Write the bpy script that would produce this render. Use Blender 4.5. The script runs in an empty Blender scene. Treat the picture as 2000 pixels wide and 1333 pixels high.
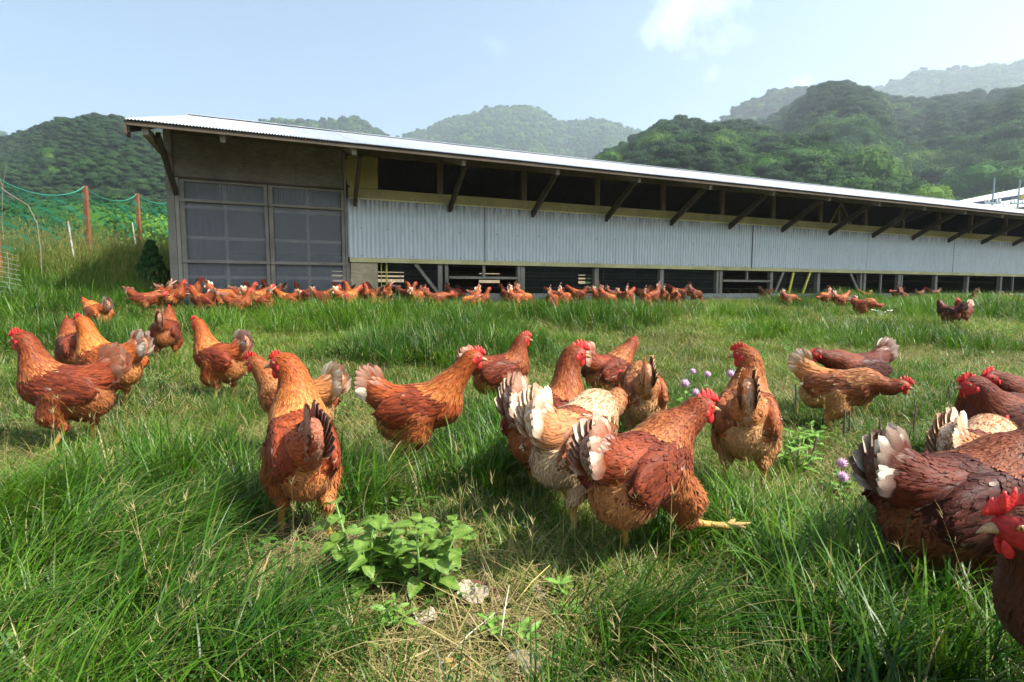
import bpy, bmesh, math, random, time
import numpy as np
from mathutils import Vector, Matrix
from mathutils.bvhtree import BVHTree
random.seed(7); np.random.seed(7)
SC = bpy.context.scene
# ---------------------------------------------------------------- camera, sky, sun, exposure
cam_data = bpy.data.cameras.new('camera'); cam = bpy.data.objects.new('camera', cam_data); SC.collection.objects.link(cam)
cam_data.lens = 18.9; cam_data.sensor_width = 36.0; cam_data.clip_start = .02; cam_data.clip_end = 20000
cam.location = (0, 0, .6); cam.rotation_euler = (math.radians(90 - 5.06), 0, 0)
SC.camera = cam
SUN_DIR = Vector((.86, -.36, 1.10)).normalized()       # towards the sun: from the right, slightly behind the viewer, high
SUN_EL = math.asin(SUN_DIR.z); SUN_AZ = math.atan2(SUN_DIR.x, SUN_DIR.y)   # azimuth clockwise from +Y
sun_data = bpy.data.lights.new('sun', 'SUN'); sun_data.energy = 5.0; sun_data.angle = math.radians(.53); sun_data.color = (1, .955, .88)
sun = bpy.data.objects.new('sun', sun_data); SC.collection.objects.link(sun)
sun.rotation_euler = SUN_DIR.to_track_quat('Z', 'Y').to_euler(); sun.location = (20, -10, 30)
world = bpy.data.worlds.new('World'); SC.world = world; world.use_nodes = True
wt = world.node_tree; wt.nodes.clear()
w_out = wt.nodes.new('ShaderNodeOutputWorld'); w_bg = wt.nodes.new('ShaderNodeBackground'); w_sky = wt.nodes.new('ShaderNodeTexSky')
w_sky.sky_type = 'NISHITA'; w_sky.sun_disc = False; w_sky.sun_elevation = SUN_EL; w_sky.sun_rotation = SUN_AZ
w_sky.altitude = 300; w_sky.air_density = 1.0; w_sky.dust_density = 3.5; w_sky.ozone_density = .7
w_bg.inputs['Strength'].default_value = .074
# thin white cloud wisps, placed by direction on the sky
w_tc = wt.nodes.new('ShaderNodeTexCoord')
def w_math(op, a, b=0.0, clamp=False):
    n = wt.nodes.new('ShaderNodeMath'); n.operation = op; n.use_clamp = clamp
    for i, v in enumerate((a, b)):
        if isinstance(v, bpy.types.NodeSocket): wt.links.new(v, n.inputs[i])
        else: n.inputs[i].default_value = v
    return n.outputs[0]
w_noise = wt.nodes.new('ShaderNodeTexNoise'); w_noise.inputs['Scale'].default_value = 14; w_noise.inputs['Detail'].default_value = 8; w_noise.inputs['Roughness'].default_value = .62
wt.links.new(w_tc.outputs['Generated'], w_noise.inputs['Vector'])
w_n2 = wt.nodes.new('ShaderNodeTexNoise'); w_n2.inputs['Scale'].default_value = 2.2; w_n2.inputs['Detail'].default_value = 4
wt.links.new(w_tc.outputs['Generated'], w_n2.inputs['Vector'])
cloud = None
for (dx, dy, dz, rad, amp) in ((.30, 1, .500, .11, 1.35), (.37, 1, .50, .09, 1.1), (.25, 1, .465, .07, 1.0), (.357, 1, .387, .04, .8), (.513, 1, .373, .035, 1.0), (-.035, 1, .44, .05, .25), (.30, .9, .75, .1, .8), (-1.2, .4, .8, .2, .8), (.6, -1, .9, .25, .9), (1.0, -.3, .6, .2, .8)):
    v = Vector((dx, dy, dz)).normalized()
    dn = wt.nodes.new('ShaderNodeVectorMath'); dn.operation = 'DISTANCE'; wt.links.new(w_tc.outputs['Generated'], dn.inputs[0]); dn.inputs[1].default_value = v
    k = w_math('MULTIPLY', w_math('SUBTRACT', 1.0, w_math('DIVIDE', dn.outputs['Value'], rad), True), amp)
    cloud = k if cloud is None else w_math('MAXIMUM', cloud, k)
cl = w_math('MULTIPLY', w_math('SUBTRACT', w_math('ADD', w_math('MULTIPLY', cloud, .55), w_math('MULTIPLY', w_noise.outputs['Fac'], 1.5)), 1.0, False), 1.1, True)
cl = w_math('MULTIPLY', w_math('MULTIPLY', cl, w_math('MULTIPLY', cloud, 2.0, True)), .6)
w_mix = wt.nodes.new('ShaderNodeMix'); w_mix.data_type = 'RGBA'
wt.links.new(cl, w_mix.inputs[0]); wt.links.new(w_sky.outputs[0], w_mix.inputs[6]); w_mix.inputs[7].default_value = (13, 13, 13.2, 1)
w_tint = wt.nodes.new('ShaderNodeMix'); w_tint.data_type = 'RGBA'; w_tint.blend_type = 'MULTIPLY'; w_tint.inputs[0].default_value = 1; w_tint.inputs[7].default_value = (.89, 1.04, 1.06, 1)
wt.links.new(w_mix.outputs[2], w_tint.inputs[6]); wt.links.new(w_tint.outputs[2], w_bg.inputs['Color'])
wt.links.new(w_bg.outputs[0], w_out.inputs['Surface'])
SC.view_settings.view_transform = 'Standard'; SC.view_settings.look = 'None'; SC.view_settings.gamma = 1.0; SC.view_settings.exposure = 1.5
SC.view_settings.use_curve_mapping = False
SC.cycles.use_denoising = True; SC.cycles.max_bounces = 7; SC.cycles.diffuse_bounces = 3; SC.cycles.glossy_bounces = 2; SC.cycles.transmission_bounces = 4
SC.cycles.transparent_max_bounces = 16; SC.cycles.volume_bounces = 1; SC.cycles.sample_clamp_indirect = 6
# ---------------------------------------------------------------- helpers
R_ = math.radians
COL = bpy.context.scene.collection
def tag(o, label=None, cat=None, group=None, kind=None):
    if label: o['label'] = label
    if cat: o['category'] = cat
    if group: o['group'] = group
    if kind: o['kind'] = kind
    return o
def link(name, data, parent=None, mat=None, loc=None):
    o = bpy.data.objects.new(name, data)
    COL.objects.link(o)
    if parent: o.parent = parent
    if loc is not None: o.location = loc
    return o
def empty(name, loc=(0, 0, 0), rz=0.0, label=None, cat=None, group=None):
    o = link(name, None); o.location = loc; o.rotation_euler = (0, 0, rz); o.empty_display_size = .05
    return tag(o, label, cat, group)
def mesh_np(name, V, F, mat=None, smooth=False, col=None, mats=None, midx=None):
    """mesh out of numpy verts and a face list (lists or an (n,3|4) array)."""
    me = bpy.data.meshes.new(name)
    V = np.asarray(V, dtype=np.float32)
    if isinstance(F, np.ndarray):
        n, k = F.shape
        me.vertices.add(len(V)); me.vertices.foreach_set('co', V.ravel())
        me.loops.add(n * k); me.loops.foreach_set('vertex_index', F.astype(np.int32).ravel())
        me.polygons.add(n)
        me.polygons.foreach_set('loop_start', np.arange(0, n * k, k, dtype=np.int32))
        me.polygons.foreach_set('loop_total', np.full(n, k, dtype=np.int32))
        me.update(calc_edges=True)
    else:
        me.from_pydata([tuple(v) for v in V], [], [tuple(f) for f in F]); me.update()
    if smooth: me.polygons.foreach_set('use_smooth', np.ones(len(me.polygons), dtype=bool))
    for m in (mats or ([mat] if mat else [])): me.materials.append(m)
    if midx is not None: me.polygons.foreach_set('material_index', np.asarray(midx, dtype=np.int32))
    if col is not None:
        col = np.asarray(col, dtype=np.float32)
        if col.shape[1] == 3: col = np.hstack([col, np.ones((len(col), 1), np.float32)])
        a = me.color_attributes.new('Col', 'FLOAT_COLOR', 'POINT'); a.data.foreach_set('color', col.ravel())
    return me
class MB:
    """collects simple solids; build() links them as one mesh object"""
    def __init__(s): s.v = []; s.f = []
    def add(s, v, f):
        n = len(s.v); s.v += [tuple(x) for x in v]; s.f += [tuple(i + n for i in q) for q in f]
    def box(s, a, b):
        x0, y0, z0 = a; x1, y1, z1 = b
        s.add([(x0,y0,z0),(x1,y0,z0),(x1,y1,z0),(x0,y1,z0),(x0,y0,z1),(x1,y0,z1),(x1,y1,z1),(x0,y1,z1)],
              [(0,3,2,1),(4,5,6,7),(0,1,5,4),(1,2,6,5),(2,3,7,6),(3,0,4,7)])
    def bar(s, p, q, w, h, up=(0, 0, 1)):
        p = Vector(p); q = Vector(q); d = (q - p).normalized(); u = Vector(up)
        r = d.cross(u)
        if r.length < 1e-4: r = d.cross(Vector((0, 1, 0)))
        r.normalize(); u = r.cross(d).normalized()
        c = []
        for o in (p, q):
            for a, b in ((-1,-1),(1,-1),(1,1),(-1,1)): c.append(o + r * (a * w / 2) + u * (b * h / 2))
        s.add(c, [(0,3,2,1),(4,5,6,7),(0,1,5,4),(1,2,6,5),(2,3,7,6),(3,0,4,7)])
    def tube(s, pts, rad, seg=6, cap=True):
        pts = [Vector(p) for p in pts]; n = len(pts)
        if not isinstance(rad, (list, tuple)): rad = [rad] * n
        v = []; ref = Vector((0.13, 0.27, 1)).normalized()
        for i, p in enumerate(pts):
            d = (pts[min(i+1, n-1)] - pts[max(i-1, 0)]).normalized()
            a = d.cross(ref)
            if a.length < .05: a = d.cross(Vector((1, 0, 0)))
            a.normalize(); b = d.cross(a)
            for k in range(seg):
                t = 2 * math.pi * k / seg; v.append(p + (a * math.cos(t) + b * math.sin(t)) * rad[i])
        f = []
        for i in range(n - 1):
            for k in range(seg):
                k2 = (k + 1) % seg; f.append((i*seg+k, i*seg+k2, (i+1)*seg+k2, (i+1)*seg+k))
        if cap: f.append(tuple(range(seg))[::-1]); f.append(tuple((n-1)*seg + k for k in range(seg)))
        s.add(v, f)
    def build(s, name, mat, parent=None, smooth=False, kind=None, label=None):
        me = mesh_np(name, s.v, s.f, mat, smooth)
        o = link(name, me, parent)
        if kind: o['kind'] = kind
        if label: o['label'] = label
        return o
def copy_tree(o, parent=None):
    c = o.copy(); COL.objects.link(c)
    if parent: c.parent = parent
    for ch in o.children: copy_tree(ch, c)
    return c
# ---- node material helper
class NM:
    def __init__(s, name):
        s.m = bpy.data.materials.new(name); s.m.use_nodes = True
        s.t = s.m.node_tree; s.t.nodes.clear(); s.out = s.n('ShaderNodeOutputMaterial')
    def n(s, typ, **k):
        nd = s.t.nodes.new(typ)
        for a, b in k.items():
            if a.startswith('i_'):
                key = a[2:].replace('_', ' ')
                nd.inputs[key].default_value = b
            else: setattr(nd, a, b)
        return nd
    def l(s, a, b): s.t.links.new(a, b)
    def noise(s, scale, detail=3, rough=.55, vec=None, dim='3D'):
        nd = s.n('ShaderNodeTexNoise'); nd.noise_dimensions = dim
        nd.inputs['Scale'].default_value = scale; nd.inputs['Detail'].default_value = detail; nd.inputs['Roughness'].default_value = rough
        if vec is not None: s.l(vec, nd.inputs['Vector'])
        return nd.outputs['Fac']
    def ramp(s, fac, stops):
        nd = s.n('ShaderNodeValToRGB'); el = nd.color_ramp.elements
        while len(el) > 1: el.remove(el[-1])
        for i, (p, c) in enumerate(stops):
            e = el[0] if i == 0 else el.new(p)
            e.position = p; e.color = (c[0], c[1], c[2], 1)
        s.l(fac, nd.inputs['Fac']); return nd.outputs['Color']
    def mix(s, fac, a, b, mode='MIX'):
        nd = s.n('ShaderNodeMix'); nd.data_type = 'RGBA'; nd.blend_type = mode; nd.clamp_factor = True
        for key, v in ((0, fac), (6, a), (7, b)):
            if hasattr(v, 'is_linked') or isinstance(v, bpy.types.NodeSocket): s.l(v, nd.inputs[key])
            else: nd.inputs[key].default_value = v if key == 0 else (v[0], v[1], v[2], 1)
        return nd.outputs[2]
    def math(s, op, a, b=0.0, c=0.0, clamp=False):
        nd = s.n('ShaderNodeMath'); nd.operation = op; nd.use_clamp = clamp
        for i, v in enumerate((a, b, c)):
            if isinstance(v, bpy.types.NodeSocket): s.l(v, nd.inputs[i])
            else: nd.inputs[i].default_value = v
        return nd.outputs[0]
    def rng(s, v, a, b, c, d):
        nd = s.n('ShaderNodeMapRange'); nd.clamp = True
        for i, x in enumerate((v, a, b, c, d)):
            if isinstance(x, bpy.types.NodeSocket): s.l(x, nd.inputs[i])
            else: nd.inputs[i].default_value = x
        return nd.outputs[0]
    def bsdf(s, color, rough=.7, spec=.3, metal=0.0, bump=None, bump_str=.3, bump_dist=.01, alpha=None):
        b = s.n('ShaderNodeBsdfPrincipled')
        for key, v in (('Base Color', color), ('Roughness', rough), ('Specular IOR Level', spec), ('Metallic', metal)):
            if isinstance(v, bpy.types.NodeSocket): s.l(v, b.inputs[key])
            elif key == 'Base Color': b.inputs[key].default_value = (v[0], v[1], v[2], 1)
            else: b.inputs[key].default_value = v
        if bump is not None:
            bn = s.n('ShaderNodeBump'); bn.inputs['Strength'].default_value = bump_str; bn.inputs['Distance'].default_value = bump_dist
            s.l(bump, bn.inputs['Height']); s.l(bn.outputs[0], b.inputs['Normal'])
        s.b = b
        return b.outputs[0]
    def done(s, shader): s.l(shader, s.out.inputs['Surface']); return s.m
    def obj(s): return s.n('ShaderNodeTexCoord').outputs['Object']
    def geo(s): return s.n('ShaderNodeNewGeometry').outputs['Position']
def stretch(m, vec, sc):
    mp = m.n('ShaderNodeMapping'); mp.inputs['Scale'].default_value = sc; m.l(vec, mp.inputs['Vector']); return mp.outputs[0]
# ---------------------------------------------------------------- measured places (metres)
RIDGES = {'left': [(-452.5, 256.2, 58.4), (-421.6, 304.3, 91.2), (-378.8, 356.3, 102.8), (-353.0, 381.8, 110.1), (-340.9, 392.7, 118.2), (-330.0, 401.9, 126.0), (-316.0, 413.0, 132.4), (-298.3, 425.9, 137.3), (-281.9, 437.0, 141.6), (-270.3, 444.2, 142.4), (-251.8, 455.0, 143.3), (-232.1, 465.3, 139.1), (-204.0, 478.3, 121.4), (-165.2, 493.1, 107.3)], 'left_back': [(-354.3, 672.3, 193.5), (-318.4, 690.1, 212.2), (-296.8, 699.6, 219.5), (-274.6, 708.7, 220.4), (-251.5, 717.2, 221.1), (-227.4, 725.2, 227.5), (-208.9, 730.7, 231.2), (-193.4, 735.0, 224.6), (-174.4, 739.7, 212.8), (-138.6, 747.3, 189.4), (-98.2, 753.6, 163.7)], 'far_left': [(-768.2, 640.3, 196.9), (-712.3, 701.9, 218.9), (-678.7, 734.4, 215.2), (-656.2, 754.6, 211.6), (-623.2, 782.0, 205.2)], 'center': [(-268.0, 963.4, 244.0), (-216.8, 976.2, 269.2), (-190.7, 981.7, 278.7), (-155.1, 987.9, 293.7), (-119.1, 992.9, 310.3), (-73.5, 997.3, 322.4), (-36.8, 999.3, 334.6), (27.6, 999.6, 336.5), (55.2, 998.5, 328.1), (75.4, 997.2, 312.6), (101.0, 994.9, 308.3), (146.0, 989.3, 309.2), (181.5, 983.4, 303.9), (220.8, 975.3, 287.4), (267.7, 963.5, 257.1), (333.1, 942.9, 213.2)], 'right_near': [(19.2, 229.2, 48.1), (27.6, 228.3, 53.1), (33.8, 227.5, 56.6), (41.9, 226.2, 61.0), (49.8, 224.5, 64.4), (57.6, 222.7, 67.9), (61.3, 221.7, 70.3), (68.8, 219.5, 71.0), (79.6, 215.8, 68.7), (86.5, 213.1, 67.3), (96.4, 208.8, 63.5), (102.7, 205.8, 59.4), (111.7, 201.0, 54.1), (122.8, 194.5, 46.6), (130.5, 189.4, 40.7), (140.9, 181.8, 32.5), (148.2, 175.9, 27.4)], 'right_spur': [(227.3, 683.2, 197.8), (260.0, 671.4, 213.0), (270.4, 667.3, 221.9), (290.6, 658.7, 231.9), (310.2, 649.7, 235.6), (333.9, 637.9, 230.2), (347.8, 630.4, 219.2), (374.6, 614.9, 189.1)], 'right_big': [(149.6, 403.2, 102.5), (162.0, 398.3, 117.4), (171.1, 394.5, 122.3), (185.7, 387.8, 128.8), (196.8, 382.3, 134.2), (207.4, 376.7, 138.9), (217.7, 370.8, 139.3), (232.4, 361.8, 133.1), (241.8, 355.6, 127.0), (254.7, 346.4, 122.9), (266.5, 337.4, 121.8), (277.4, 328.6, 121.5), (287.5, 319.8, 120.0), (290.6, 316.9, 119.7), (318.1, 289.3, 112.4), (355.6, 241.8, 85.5), (386.1, 189.2, 48.4)], 'far_right': [(532.9, 962.3, 295.6), (594.9, 925.3, 333.7), (617.7, 910.2, 343.6), (644.6, 891.4, 353.7), (670.3, 872.2, 350.7), (699.2, 849.2, 341.5), (721.3, 830.5, 341.3), (742.1, 812.0, 336.6), (812.3, 741.8, 319.9), (908.9, 619.5, 234.6)]}
FENCE = [(-4.67, 4.6, 1.82), (-6.64, 7.0, 2.13), (-7.78, 10.0, 2.55), (-8.89, 13.0, 2.96), (-9.79, 16.0, 3.39), (-10.65, 19.0, 3.81)]
STAKES = [[[-6.67, 8.2, 1.68], [-6.64, 8.18, 1.16]], [[-8.0, 11.5, 2.09], [-7.99, 11.47, 1.54]], [[-6.7, 7.6, 1.59], [-6.68, 7.58, 1.12]]]
FAR = [(-4.15, 6.1, 20.0, 'fwd', 'n', 283), (-4.1, 6.34, 150.0, 'low', 'l', 318), (-4.11, 6.56, 10.0, 'alert', 'n', 340), (-4.18, 7.01, 30.0, 'alert', 'd', 372), (-3.74, 6.49, 175.0, 'alert', 'o', 392), (-3.6, 6.34, 165.0, 'mid', 'n', 402), (-3.6, 6.66, 20.0, 'low', 'l', 431), (-3.38, 6.54, 160.0, 'alert', 'o', 455), (-3.48, 6.93, 30.0, 'alert', 'n', 470), (-3.47, 7.04, 10.0, 'alert', 'n', 480), (-3.5, 7.3, 170.0, 'alert', 'd', 494), (-3.44, 7.38, 40.0, 'alert', 'd', 508), (-3.13, 6.64, 20.0, 'mid', 'l', 503), (-3.0, 6.48, 160.0, 'low', 'o', 512), (-3.3, 7.42, 170.0, 'alert', 'd', 532), (-2.83, 6.77, 170.0, 'mid', 'o', 560), (-2.94, 7.57, 160.0, 'alert', 'd', 590), (-2.61, 7.08, 150.0, 'low', 'n', 611), (-2.41, 6.95, 15.0, 'mid', 'n', 634), (-2.44, 7.75, 165.0, 'alert', 'd', 668), (-2.2, 7.15, 30.0, 'mid', 'o', 676), (-2.21, 7.47, 165.0, 'alert', 'n', 688), (-1.91, 6.73, 60.0, 'low', 'l', 701), (-2.09, 7.63, 150.0, 'alert', 'n', 712), (-1.97, 7.46, 160.0, 'alert', 'n', 722), (-2.02, 7.97, 170.0, 'alert', 'd', 733), (-1.84, 7.74, 150.0, 'low', 'l', 750), (-1.5, 7.45, 165.0, 'mid', 'n', 788), (-1.56, 8.08, 20.0, 'alert', 'd', 797), (-1.44, 7.91, 160.0, 'alert', 'n', 808), (-1.33, 7.63, 60.0, 'mid', 'l', 816), (-1.02, 7.32, 15.0, 'fwd', 'n', 853), (-0.89, 7.71, 160.0, 'low', 'l', 878), (-0.76, 7.98, 200.0, 'peck', 'o', 900), (-0.92, 8.51, 30.0, 'low', 'd', 886), (-0.79, 9.27, 20.0, 'fwd', 'd', 910), (-0.44, 7.79, 15.0, 'alert', 'n', 940), (-0.21, 8.21, 170.0, 'alert', 'n', 973), (-0.08, 8.76, 160.0, 'alert', 'd', 990), (0.0, 8.19, 30.0, 'low', 'o', 1000), (0.07, 8.76, 20.0, 'low', 'l', 1008), (0.17, 8.38, 10.0, 'peck', 'o', 1022), (0.32, 8.55, 20.0, 'mid', 'n', 1040), (0.39, 8.25, 60.0, 'low', 'l', 1050), (0.54, 8.42, 60.0, 'low', 'l', 1068), (0.71, 9.04, 170.0, 'mid', 'd', 1083), (1.09, 8.98, 170.0, 'mid', 'n', 1128), (1.25, 9.27, 160.0, 'low', 'd', 1142), (1.29, 8.96, -15.0, 'peck', 'l', 1152), (1.46, 8.92, 0.0, 'low', 'o', 1172), (1.64, 9.32, 20.0, 'mid', 'n', 1185), (1.77, 9.49, 10.0, 'low', 'd', 1197), (1.58, 8.1, 165.0, 'fwd', 'o', 1205), (1.85, 8.98, 60.0, 'low', 'l', 1217), (1.95, 8.91, 70.0, 'low', 'l', 1231), (2.38, 9.86, 160.0, 'fwd', 'd', 1255), (2.43, 9.55, 200.0, 'peck', 'n', 1268), (2.63, 9.64, 70.0, 'low', 'l', 1288), (2.73, 9.35, 80.0, 'mid', 'o', 1308), (3.12, 10.12, 170.0, 'mid', 'd', 1325), (3.44, 10.2, 10.0, 'peck', 'd', 1356), (5.25, 11.19, 20.0, 'fwd', 'd', 1495), (5.09, 9.92, -10.0, 'low', 'l', 1541), (5.43, 9.96, -10.0, 'low', 'o', 1575), (5.8, 10.33, 20.0, 'mid', 'o', 1592), (6.23, 10.73, 200.0, 'low', 'l', 1612), (6.26, 10.31, -15.0, 'low', 'l', 1640), (6.97, 11.7, 170.0, 'alert', 'd', 1628), (7.43, 11.35, 190.0, 'mid', 'o', 1690), (8.61, 12.07, 200.0, 'fwd', 'd', 1752), (8.66, 11.98, 10.0, 'peck', 'd', 1762), (9.84, 13.03, 20.0, 'mid', 'd', 1796), (10.32, 13.23, 170.0, 'mid', 'd', 1822), (9.93, 11.65, 60.0, 'low', 'n', 1898), (11.91, 13.8, 40.0, 'alert', 'd', 1910), (10.54, 11.8, -15.0, 'low', 'l', 1941), (11.07, 12.25, -20.0, 'low', 'o', 1953), (10.68, 11.43, -20.0, 'low', 'o', 1985)]
PTS = {'plant': (-0.219, 0.952), 'leaf1': (-0.072, 0.96), 'leaf2': (-0.117, 0.911), 'stone1': (0.012, 0.807), 'stone2': (0.04, 0.8), 'stone3': (0.028, 0.781), 'stone4': (-0.097, 0.795), 'twig': (-0.076, 1.011), 'leafL': (-1.227, 1.323), 'rleaf': (-0.06, 0.917), 'c1': (0.891, 2.75), 'c2': (1.141, 2.88), 'c3': (1.05, 2.75), 'c4': (1.06, 2.088), 'c5': (0.951, 1.49), 'mint1': (1.033, 1.892), 'mint2': (1.181, 1.892), 'w1': (-0.352, 0.852), 'w2': (0.096, 1.068), 'w3': (0.077, 0.9), 'white': (12.222, 18.351), 'bucket': (-23.51, 38.428), 'sprig': (0.089, 0.994), 'dark': (-2.54, 2.75)}
# ---------------------------------------------------------------- hens
def mat_feather():
    m = NM('feather')
    at = m.n('ShaderNodeAttribute', attribute_name='Col'); oi = m.n('ShaderNodeObjectInfo')
    c = m.mix(1.0, at.outputs['Color'], oi.outputs['Color'], 'MULTIPLY')
    ns = m.noise(70, 3, .6, m.obj())
    c = m.mix(m.rng(ns, .3, .7, 0, .5), c, m.mix(1.0, c, (1.35, 1.4, 1.3), 'MULTIPLY'))
    fine = m.noise(420, 2, .6, m.obj())
    sh = m.bsdf(c, m.rng(ns, .3, .7, .48, .70), .20, bump=fine, bump_str=.5, bump_dist=.002)
    m.b.inputs['Sheen Weight'].default_value = .04
    return m.done(sh)
def mat_body():
    m = NM('hen_skin')
    at = m.n('ShaderNodeAttribute', attribute_name='Col'); oi = m.n('ShaderNodeObjectInfo')
    # the red face and yellow shanks keep their colour: alpha marks plumage
    c = m.mix(at.outputs['Alpha'], at.outputs['Color'], m.mix(1.0, at.outputs['Color'], oi.outputs['Color'], 'MULTIPLY'))
    ns = m.noise(160, 3, .6, m.obj())
    c = m.mix(m.rng(ns, .3, .7, 0, .35), c, (.02, .008, .004))
    return m.done(m.bsdf(c, .55, .35, bump=ns, bump_str=.5, bump_dist=.003))
def mat_comb():
    m = NM('comb_red')
    ns = m.noise(260, 3, .6, m.obj())
    c = m.ramp(ns, [(.3, (.42, .012, .012)), (.7, (.68, .035, .03))])
    sh = m.bsdf(c, .42, .4, bump=ns, bump_str=.45, bump_dist=.003)
    m.b.inputs['Subsurface Weight'].default_value = .25; m.b.inputs['Subsurface Scale'].default_value = .004
    m.b.inputs['Subsurface Radius'].default_value = (1, .2, .1)
    return m.done(sh)
def mat_beak():
    m = NM('beak_horn'); c = m.ramp(m.noise(90, 2, .5, m.obj()), [(.3, (.22, .12, .05)), (.7, (.40, .26, .12))])
    return m.done(m.bsdf(c, .35, .45))
def mat_eye():
    m = NM('hen_eye'); at = m.n('ShaderNodeAttribute', attribute_name='Col')
    return m.done(m.bsdf(at.outputs['Color'], .08, .6))

def surface_nets(f, org, h):
    S = f < 0
    sh = np.array(f.shape); cs = tuple(sh - 1)
    acc = np.zeros(cs + (3,), np.float32); cnt = np.zeros(cs, np.float32)
    quads = []
    for ax in range(3):
        sl0 = [slice(None)] * 3; sl1 = [slice(None)] * 3
        sl0[ax] = slice(0, -1); sl1[ax] = slice(1, None)
        a = S[tuple(sl0)]; b = S[tuple(sl1)]
        idx = np.argwhere(a != b)
        fa = f[tuple(sl0)][tuple(idx.T)]; fb = f[tuple(sl1)][tuple(idx.T)]
        t = fa / (fa - fb)
        P = idx.astype(np.float32); P[:, ax] += t
        o1, o2 = [k for k in range(3) if k != ax]
        ok = (idx[:, o1] > 0) & (idx[:, o2] > 0) & (idx[:, o1] < cs[o1]) & (idx[:, o2] < cs[o2])
        idx = idx[ok]; P = P[ok]; ins = a[tuple(idx.T)]
        cell = []
        for d1, d2 in ((-1, -1), (0, -1), (0, 0), (-1, 0)):
            c = idx.copy(); c[:, o1] += d1; c[:, o2] += d2; cell.append(c)
            np.add.at(acc, tuple(c.T), P); np.add.at(cnt, tuple(c.T), 1)
        lin = [np.ravel_multi_index(tuple(c.T), cs) for c in cell]
        q = np.stack(lin, 1)
        flip = ins if ax != 1 else ~ins
        q[~flip] = q[~flip][:, ::-1]
        quads.append(q)
    Q = np.concatenate(quads)
    used, inv = np.unique(Q, return_inverse=True)
    V = acc.reshape(-1, 3)[used] / cnt.reshape(-1)[used][:, None]
    return V * h + org, inv.reshape(Q.shape)

class Prim:
    def __init__(s, kind, reg, flow, **k): s.kind = kind; s.reg = reg; s.flow = np.array(flow, float) / (np.linalg.norm(flow) + 1e-9); s.__dict__.update(k)
    def sd(s, P):
        if s.kind == 'e':
            q = (P - s.c) @ s.R / s.r; k0 = np.linalg.norm(q, axis=-1); k1 = np.linalg.norm(q / s.r, axis=-1) + 1e-9
            return k0 * (k0 - 1) / k1
        ba = s.b - s.a; L = (ba ** 2).sum(); hh = np.clip(((P - s.a) @ ba) / L, 0, 1)
        return np.linalg.norm(P - s.a - hh[..., None] * ba, axis=-1) - (s.ra + (s.rb - s.ra) * hh)
    def box(s):
        if s.kind == 'e': R = np.abs(s.R) @ s.r; return s.c - R, s.c + R
        r = max(s.ra, s.rb); return np.minimum(s.a, s.b) - r, np.maximum(s.a, s.b) + r
def rotm(yaw, pitch, roll=0):
    """columns = local axes (x forward); pitch up positive"""
    return np.array(Matrix.Rotation(yaw, 3, 'Z') @ Matrix.Rotation(-pitch, 3, 'Y') @ Matrix.Rotation(roll, 3, 'X'))

def bez(p0, p1, p2, p3, n):
    t = np.linspace(0, 1, n)[:, None]
    return (1-t)**3*p0 + 3*(1-t)**2*t*p1 + 3*(1-t)*t*t*p2 + t**3*p3

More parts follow.
